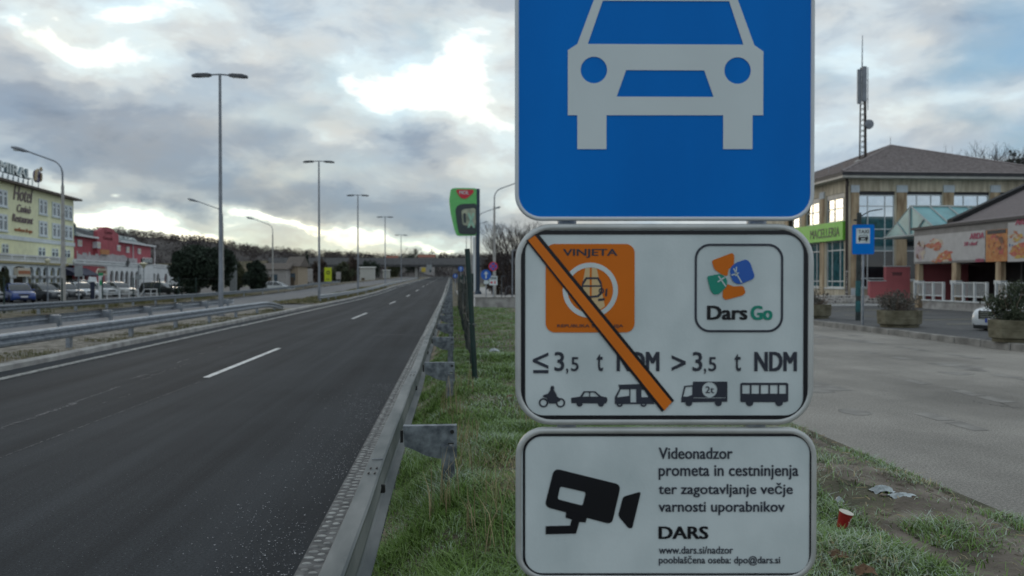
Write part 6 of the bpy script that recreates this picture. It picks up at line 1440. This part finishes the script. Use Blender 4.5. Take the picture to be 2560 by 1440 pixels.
def round_sign(px, py, rpx, Y, lab, kind, plate_=False, zg=.25, gname='round traffic signs on the right verge'):
    p = atY(px, py, Y); root = empty('round_sign', (p.x, Y, zg), -R(4), lab, 'traffic sign', gname); r = rpx*Y/F; h = p.z-zg
    q = MB(); q.tube([(0, .06, -.05), (0, .06, h+r*.8)], .03, 8); q.build('post', MT['galvanised'], root, smooth=True)
    q = MB(); q.poly([circ(0, h, r, 32)], y=0, th=.02); d = q.build('disc', MT['sign_logo_blue'], root)
    if kind == 'arrow':
        q = MB(); a = r*.7; q.poly([[(-.12*r, h-a), (.12*r, h-a), (.12*r, h+.15*r), (.42*r, h+.15*r), (0, h+a), (-.42*r, h+.15*r), (-.12*r, h+.15*r)]], y=-.014, th=.006); q.build('arrow', MT['sign_white'], d)
    else:
        q = MB(); q.poly([circ(0, h, r, 32), circ(0, h, r*.80, 32)], y=-.014, th=.006); c = Vector((.707, -.707)); n_ = Vector((.707, .707))
        for s in (1,): q.poly([[(-.6*r-.07*r, h+.6*r-.07*r), (-.6*r+.07*r, h+.6*r+.07*r), (.6*r+.07*r, h-.6*r+.07*r), (.6*r-.07*r, h-.6*r-.07*r)]], y=-.015, th=.006)
        if kind == 'stop': q.poly([[(.6*r-.07*r, h+.6*r+.07*r), (.6*r+.07*r, h+.6*r-.07*r), (-.6*r+.07*r, h-.6*r-.07*r), (-.6*r-.07*r, h-.6*r+.07*r)]], y=-.016, th=.006)
        q.build('red_ring', MT['totem_red'], d)
    return root, h, r
root, h, r = round_sign(1215, 687, 13, 47, 'blue round sign with white upward arrow, above a pale plate behind the low wall', 'arrow')
q = MB(); q.poly([[(-r*.4, h-r*1.75), (r*.55, h-r*1.75), (r*.55, h-r*1.05), (-r*.4, h-r*1.05)]], y=0, th=.015); q.build('plate', MT['sign_white'], root)
root, h, r = round_sign(1233, 666, 11.5, 50, 'blue round no-stopping sign with red ring above a white notice plate', 'stop')
q = MB(); z1 = h-(690-666)*50/F; z0 = h-(713-666)*50/F; q.poly([[(-.24, z0), (.26, z0), (.26, z1), (-.24, z1)]], y=-.0, th=.015); pl = q.build('plate', MT['sign_white'], root)
q = MB(); q.bb((-.18, -.014, z1-.12), (.2, -.009, z1-.07)); q.bb((-.18, -.014, z1-.2), (.2, -.009, z1-.16)); q.build('plate_print', MT['sign_ink'], pl); q = MB(); q.poly([circ(-.1, z0+.17, .07, 14)], y=-.012, th=.006); q.bb((.08, -.015, z0+.07), (.14, -.009, z0+.28)); q.build('plate_mark', MT['totem_red'], pl)
round_sign(1152, 672, 6.5, 75, 'small blue arrow sign just left of the fence post, upper of two', 'arrow'); round_sign(1138, 690, 5.5, 80, 'small blue arrow sign beside the road edge, lower of two', 'arrow', zg=.2)
for k, (px, yt, yb_, Y, lab) in enumerate(((1254, 690, 742, 52, 'thin dark steel post behind the low wall'), (1281, 625, 768, 45, 'slim grey steel pole at the edge of the foreground sign'))):
    p = atY(px, 697, Y); q = MB((p.x, Y, .25)); q.tube([(p.x, Y, .2), (p.x, Y, atY(px, yt, Y).z)], .035, 8); q.tube([(p.x, Y, atY(px, yt, Y).z-.02), (p.x+.25, Y, atY(px, yt, Y).z)], .025, 6)
    o = q.build('steel_post', MT['lamp_dark' if k == 0 else 'lamp_grey'], smooth=True); o.location = (p.x, Y, .25); tag(o, lab, 'post')
p = atY(1262, 697, 49); hr = empty('hoop_barrier', (p.x, 49, .25), 0, 'dark bent hoop barrier beside the thin steel post', 'barrier'); q = MB(); q.tube([(0, 0, 0), (.05, 0, .8), (.12, 0, 1.1), (.3, 0, 1.15), (.42, 0, 1.0), (.45, 0, 0)], .025, 8); q.build('hoop', MT['lamp_dark'], hr, smooth=True)

# ------------------------------------------------------------------ trees
pm('leaf_dark', (.010, .020, .012), .8, col2=(.026, .045, .026), scale=.8, pos=True); pm('leaf_olive', (.03, .04, .018), .8, col2=(.07, .075, .035), scale=.6, pos=True); pm('bark', (.055, .042, .038), .9, var=.3, scale=4); pm('twigs_dark', (.040, .032, .033), .9, var=.3, scale=3); pm('leaf_brown2', (.05, .035, .03), .9, col2=(.09, .065, .05), scale=.4, pos=True)
def evergreen(px, ytop, ybase, wpx, Y, label, seed, mat='leaf_dark', n=16000, size=.16, kind='evergreen_tree', zlow=.0):
    p = atY(px, 697, Y); h = atY(px, ytop, Y).z; rw_ = wpx*Y/F/2
    root = empty(kind, (p.x, Y, 0), 0, label, 'tree', 'trees beyond the road')
    q = MB(); q.tube([(0, 0, -.1), (.1, 0, h*.3), (0, .1, h*.75)], [.25, .18, .06], 8)
    for k in range(7): a = k*2.4; q.tube([(0, 0, h*(.2+.07*k)), (rw_*.7*math.cos(a), rw_*.7*math.sin(a), h*(.32+.07*k))], [.08, .02], 5)
    q.build('trunk', MT['bark'], root)
    leaves((0, 0, h*.53+zlow), (rw_*1.0, rw_*.9, h*.5), n, size, MT[mat], 'crown', root, seed, .1, clumps=34); return root
evergreen(492, 598, 735, 150, 92, 'large dark evergreen tree left of the nearest double-armed lamp post', 21, n=26000, size=.2)
evergreen(545, 615, 735, 90, 96, 'dark evergreen bush directly behind the nearest double-armed lamp post', 22, n=14000, size=.2)
evergreen(640, 648, 728, 62, 104, 'lower dark evergreen bush between the lamp post and the pale house', 23, n=12000, size=.18)
evergreen(592, 650, 728, 56, 110, 'olive bush behind the grey advertising pillars', 24, 'leaf_olive', 6000, .2)
evergreen(765, 634, 715, 15, 150, 'slender dark cypress tree behind the second double-armed lamp', 25, n=4000, size=.2, kind='cypress_tree')
for k, (px, yt, w2, Y, m_, lab) in enumerate(((850, 652, 70, 188, 'leaf_olive', 'olive tree clump behind the yellow sign'), (720, 655, 40, 170, 'leaf_brown2', 'brown winter tree above the pale house'), (925, 645, 60, 250, 'leaf_dark', 'dark tree behind the white hut'), (880, 648, 40, 205, 'leaf_brown2', 'brown winter tree between the olive clump and the hut'), (1035, 620, 60, 360, 'leaf_dark', 'dark pine clump on the rise above the bridge'), (1075, 622, 44, 366, 'leaf_dark', 'dark rounded pine right of the pine clump above the bridge'), (985, 645, 50, 335, 'leaf_olive', 'olive tree beside the small red-roofed house'), (800, 650, 50, 180, 'leaf_brown2', 'bare brown tree behind the second lamp post'))):
    evergreen(px, yt, 700, w2, Y, lab, 40+k, m_, 3500, .32)
evergreen(12, 680, 745, 26, 66, 'small round clipped tree at the left edge by the parked cars', 31, 'leaf_olive', 4000, .08, 'clipped_tree', zlow=.35)
def bare_tree(x, y, z, h, label, seed, spread=.55, mat='twigs_dark', levels=5, group='bare trees behind the right verge'):
    g = random.Random(seed); root = empty('bare_tree', (x, y, z), g.uniform(0, 6), label, 'tree', group); q = MB(); tw_ = MB()
    def grow(p, d, ln, r, lv):
        n = 3; pts = [p]; dd = d.copy()
        for i in range(n): dd = (dd+Vector((g.uniform(-1, 1), g.uniform(-1, 1), g.uniform(-.2, .6)))*.16).normalized(); pts.append(pts[-1]+dd*ln/n)
        (q if lv > 2 else tw_).tube(pts, [r, r*.85, r*.7, r*.55], 5 if lv > 2 else 3, cap=False)
        if lv <= 0: return
        for k in range(g.choice((3, 4, 4)) if lv > 1 else 4):
            t = g.uniform(.3, 1); b = pts[min(n, int(t*n)+1)]; a = g.uniform(0, 6.28); nd = (dd + Vector((math.cos(a), math.sin(a), g.uniform(-.1, .5)))*spread*g.uniform(.7, 1.3)).normalized()
            grow(b, nd, ln*g.uniform(.55, .78), r*.52, lv-1)
    for s in range(3): a = g.uniform(0, 6.28); grow(Vector((.2*math.cos(a), .2*math.sin(a), 0)), Vector((.3*math.cos(a), .3*math.sin(a), 1)).normalized(), h*.38, h*.021, levels)
    q.build('trunk', MT[mat], root); tw_.build('crown', MT[mat], root); return root
for k, (px, yt, Y, lab) in enumerate(((1262, 585, 78, 'dense bare winter tree behind the blue round signs'), (1296, 560, 82, 'tall bare winter tree just left of the foreground sign, partly hidden by it'), (1340, 560, 84, 'bare winter tree hidden behind the left side of the foreground sign'), (1400, 580, 86, 'bare winter tree hidden behind the middle of the foreground sign'), (1235, 625, 100, 'low bare thicket left of the bare winter trees'))):
    p = atY(px, 697, Y); bare_tree(p.x, Y, .3, atY(px, yt, Y).z, lab, 60+k)
o = [] ; 
for k, (px, Y) in enumerate(((1250, 80), (1280, 84), (1320, 86), (1365, 88))):
    p = atY(px, 697, Y); sh = leaves((p.x, Y, 1.8), (2.6, 1.6, 2.4), 3000, .16, MT['leaf_brown2'], 'thicket', None, 80+k, .1); tag(sh, ('dark brown undergrowth below the bare trees by the lamp post', 'dark brown undergrowth beside the slim grey pole', 'dark undergrowth hidden behind the left edge of the foreground sign', 'dark undergrowth hidden behind the middle of the foreground sign')[k], 'bush', 'undergrowth below the bare trees')
for k, (px, yt, Y, lab) in enumerate(((2432, 380, 95, 'thin bare tree above the market roof, leftmost of the three at the top right'), (2475, 368, 98, 'taller bare tree above the market roof at the top right'), (2545, 392, 100, 'dark bushy tree above the annex at the top right corner'))):
    p = atY(px, 697, Y); h = atY(px, yt, Y).z
    if k < 2: bare_tree(p.x, Y, .25, h*.98, lab, 90+k, group=None, levels=5)
    else: r_o = evergreen(px, yt, 697, 150, Y, lab, 92, 'leaf_dark', 20000, .24)
# ------------------------------------------------------------------ middle distance left of the road
pm('pale_house', (.36, .34, .33), .85, var=.1); pm('cream_house', (.36, .29, .21), .85, var=.1); pm('house_roof_red', (.22, .08, .05), .9, var=.2); pm('sign_lime', (.50, .58, .01), .5, var=.06); pm('sign_yellow', (.55, .42, .05), .5, var=.06); pm('hut_white', (.46, .46, .43), .8, var=.06); pm('bridge_concrete', (.085, .085, .088), .9, var=.2, scale=.5); pm('road_parapet', (.16, .16, .165), .9, var=.15)
def house(px0, px1, ytop, ybase, Y, depth, wall, roof, label, ridge=1.6, name='house'):
    a, b = atY(px0, 697, Y), atY(px1, 697, Y); h = atY(px0, ytop, Y).z; w_ = b.x-a.x
    root = empty(name, (a.x, Y, 0), 0, label, 'house' if name == 'house' else 'hut')
    q = MB(); q.bb((0, 0, 0), (w_, depth, h)); q.build('wall', MT[wall], root)
    q = MB(); o_ = .35; q.add([(-o_, -o_, h-.05), (w_+o_, -o_, h-.05), (w_+o_, depth+o_, h-.05), (-o_, depth+o_, h-.05), (-o_, depth/2, h+ridge), (w_+o_, depth/2, h+ridge)], [(0, 1, 5, 4), (2, 3, 4, 5), (0, 4, 3), (1, 2, 5), (3, 2, 1, 0)]); q.build('roof', MT[roof], root)
    n = max(1, int(w_/2.6)) if name == 'house' else 0
    for k in range(n): x = w_*(k+.5)/n; q = MB(); q.bb((x-.45, -.05, h*.42), (x+.45, .02, h*.42+1.1)); q.build('window', MT['window_dark'], root)
    q = MB(); q.bb((w_*.12, -.06, 0), (w_*.12+.95, .02, 2.1)); q.build('door', MT['niche_brown'], root)
    return root
house(655, 716, 672, 728, 118, 7, 'pale_house', 'hotel_roof', 'pale house with dark overhanging roof beyond the evergreens', .9)
house(716, 745, 665, 725, 121, 8, 'cream_house', 'hotel_roof', 'narrow cream gabled house right of the pale house', 1.5)
house(966, 992, 648, 690, 345, 8, 'cream_house', 'house_roof_red', 'small red-roofed house on the slope left of the bridge')
house(1046, 1086, 643, 690, 352, 9, 'pale_house', 'house_roof_red', 'white house below the pines above the bridge', 1.3)
house(899, 935, 669, 700, 228, 4, 'hut_white', 'hut_white', 'plain white hut beside the third double-armed lamp', .25, 'hut')
house(957, 973, 676, 702, 284, 4, 'hut_white', 'hut_white', 'small whitish kiosk right of the plain white hut', .2, 'hut')
def panel_sign(px0, px1, y0, y1, Y, mat, label, letters=None, hang=0):
    a, b = atY(px0, 697, Y), atY(px1, 697, Y); z1_, z0_ = atY(px0, y0, Y).z, atY(px0, y1, Y).z; w_ = b.x-a.x
    root = empty('panel_sign', ((a.x+b.x)/2, Y, 0), 0, label, 'sign'); q = MB(); q.box((0, 0, (z0_+z1_)/2), (w_, .18, z1_-z0_), bev=.05); pnl = q.build('panel', MT[mat], root); q = MB(); za, zz_ = (z0_+.2, z1_+hang) if hang else (0, z1_-.1); q.tube([(-w_*.3, .12, za), (-w_*.3, .12, zz_)], .06, 8); q.tube([(w_*.3, .12, za), (w_*.3, .12, zz_)], .06, 8); q.build('post', MT['lamp_grey'], root)
    return root, pnl, w_, z0_, z1_
r_o, pn, w_, z0, z1 = panel_sign(811, 829, 669, 704, 152, 'sign_lime', 'bright lime yellow sign panel right of the second lamp post')
q = MB(); q.poly([circ(.05, z0+(z1-z0)*.64, w_*.26, 16), circ(.05, z0+(z1-z0)*.64, w_*.13, 12)], y=-.1, th=.02); q.bb((-w_*.25, -.105, z0+.35), (w_*.25, -.095, z0+.5)); q.build('panel_mark', MT['leaf_olive'], pn)
panel_sign(574, 592, 657, 735, 100, 'box_grey', 'grey advertising pillar just right of the nearest lamp post'); panel_sign(768, 782, 672, 706, 140, 'pale_house', 'pale blank sign board beside the slender cypress')
panel_sign(1054, 1064, 669, 680, 300, 'sign_yellow', 'small yellow sign board left of the bridge opening'); panel_sign(1066, 1080, 662, 675, 256, 'box_grey', 'pale grey sign board hanging at the bridge, right of the small yellow one', None, 1.2)
panel_sign(840, 852, 680, 698, 172, 'pale_house', 'whitish sign board right of the lime yellow panel')
# overpass
by = 262; br = empty('road_bridge', (0, by, 0), R(-2), 'long dark concrete road bridge crossing the road in the distance', 'bridge')
zt, zb = atY(1100, 646, by).z, atY(1100, 667, by).z
q = MB(); q.bb((-58, -5, zb), (52, 5, zt-.8)); q.build('deck', MT['bridge_concrete'], br)
for s in (-5.15, 4.95):
    q = MB(); q.bb((-58, s, zb+.6), (52, s+.2, zt)); q.build('parapet', MT['road_parapet'], br)
for x in (-46, -35, -24, -11.3, 6, 20, 36):
    q = MB(); q.box((x, 0, zb/2), (1.0, 7, zb+.02), bev=.15); q.build('pier', MT['concrete'], br)
for s, x0, x1 in ((-1, -58, -130), (1, 52, 140)):
    mb = MB(); zt_ = zt-.9; mb.add([(x0, by-6, -.1), (x0, by-5, zt_), (x0, by+5, zt_), (x0, by+6, -.1), (x1, by-5, -.1), (x1, by-5, zt_*.7), (x1, by+5, zt_*.7), (x1, by+5, -.1), (x0+s*1, by-14, -.1), (x1, by-12, -.1)], [(0, 1, 2, 3), (8, 9, 5, 1), (1, 5, 6, 2), (2, 6, 7, 3), (0, 8, 1)]); tag(mb.build('embankment', MT['soil']), kind='structure')
# ------------------------------------------------------------------ hills all round the horizon, with winter woods
pm('hill', (.030, .026, .026), .95, col2=(.06, .052, .048), scale=.06, bump=.8, bscale=.9, pos=True)
prof = [(-1400, 560), (-600, 545), (180, 577), (300, 577), (380, 585), (450, 591), (520, 599), (600, 614), (680, 624), (760, 630), (850, 634), (960, 641), (1040, 642), (1130, 640), (1230, 640), (1300, 632), (1500, 625), (2040, 610), (2400, 600), (2600, 600), (4000, 610)]
def ridge_el(azd):
    pts = [azel(px, py) for px, py in prof if -400 < px < 3200]
    xs_, ys_ = [p[0] for p in pts], [p[1] for p in pts]; return float(np.interp(azd, xs_, ys_, left=3.5, right=2.6))
g = np.random.default_rng(3); rings = []; RD = [(300, 0), (350, .35), (410, .72), (470, .95), (500, 1.0), (560, .93), (700, .6)]
naz = 240; vs = []
for i in range(naz):
    azd = -110+220*i/(naz-1); hh = 500*math.tan(R(ridge_el(azd)))+EYE; hh *= 1+.02*math.sin(azd*1.9)+.012*math.sin(azd*5.3)
    for r, t in RD: vs.append((r*math.sin(R(azd)), r*math.cos(R(azd)), -.5+(hh+.5)*t+(1.5*math.sin(azd*1.3+r*.05) if 0 < t < 1 else 0)-(2.2 if t else 0)))
n = len(RD); fs = [(i*n+k, (i+1)*n+k, (i+1)*n+k+1, i*n+k+1) for i in range(naz-1) for k in range(n-1)]
mb = MB(); mb.add(vs, fs); hills = tag(mb.build('hills', MT['hill'], smooth=True, edge=180), kind='structure')
# wood: many small upright crowns of twigs over the slopes
m_w = pm('wood_twigs', (.030, .024, .026), .95, col2=(.075, .06, .055), scale=.05, pos=True)
nt_ = 5200; azs = NP.uniform(-45, 60, nt_); rr_ = NP.uniform(0, 1, nt_); V = []
k0 = NP.random(nt_); tt = np.interp(rr_, [0, .35, 1], [330, 430, 515]); hs = np.array([500*math.tan(R(ridge_el(a)))+EYE for a in azs])
fr_ = np.interp(tt, [r for r, t in RD], [t for r, t in RD]); base = -.5+(hs+.5)*fr_-2.5
cx, cy = tt*np.sin(np.radians(azs)), tt*np.cos(np.radians(azs)); H_ = NP.uniform(2.6, 5.2, nt_); W2 = H_*NP.uniform(.35, .6, nt_)
per_ = 44; idx = np.repeat(np.arange(nt_), per_); m_ = len(idx)
d = NP.normal(size=(m_, 3)); d /= np.linalg.norm(d, axis=1)[:, None]; d *= NP.uniform(.3, 1, m_)[:, None]**.4
P_ = np.stack([cx[idx]+d[:, 0]*W2[idx], cy[idx]+d[:, 1]*W2[idx], base[idx]+H_[idx]*(.5+.5*d[:, 2])], -1)
a = NP.normal(size=(m_, 3))*np.array([.5, .5, 1]); a /= np.linalg.norm(a, axis=1)[:, None]; b = np.cross(a, NP.normal(size=(m_, 3))); b /= np.linalg.norm(b, axis=1)[:, None]; s = NP.uniform(.22, .6, m_)[:, None]*np.array([1.0])
tag(npmesh('woodland', np.stack([P_-a*s, P_+b*s*.30, P_+a*s, P_-b*s*.30], 1), m_w), 'brown leafless winter woods covering the far hills', kind='stuff')
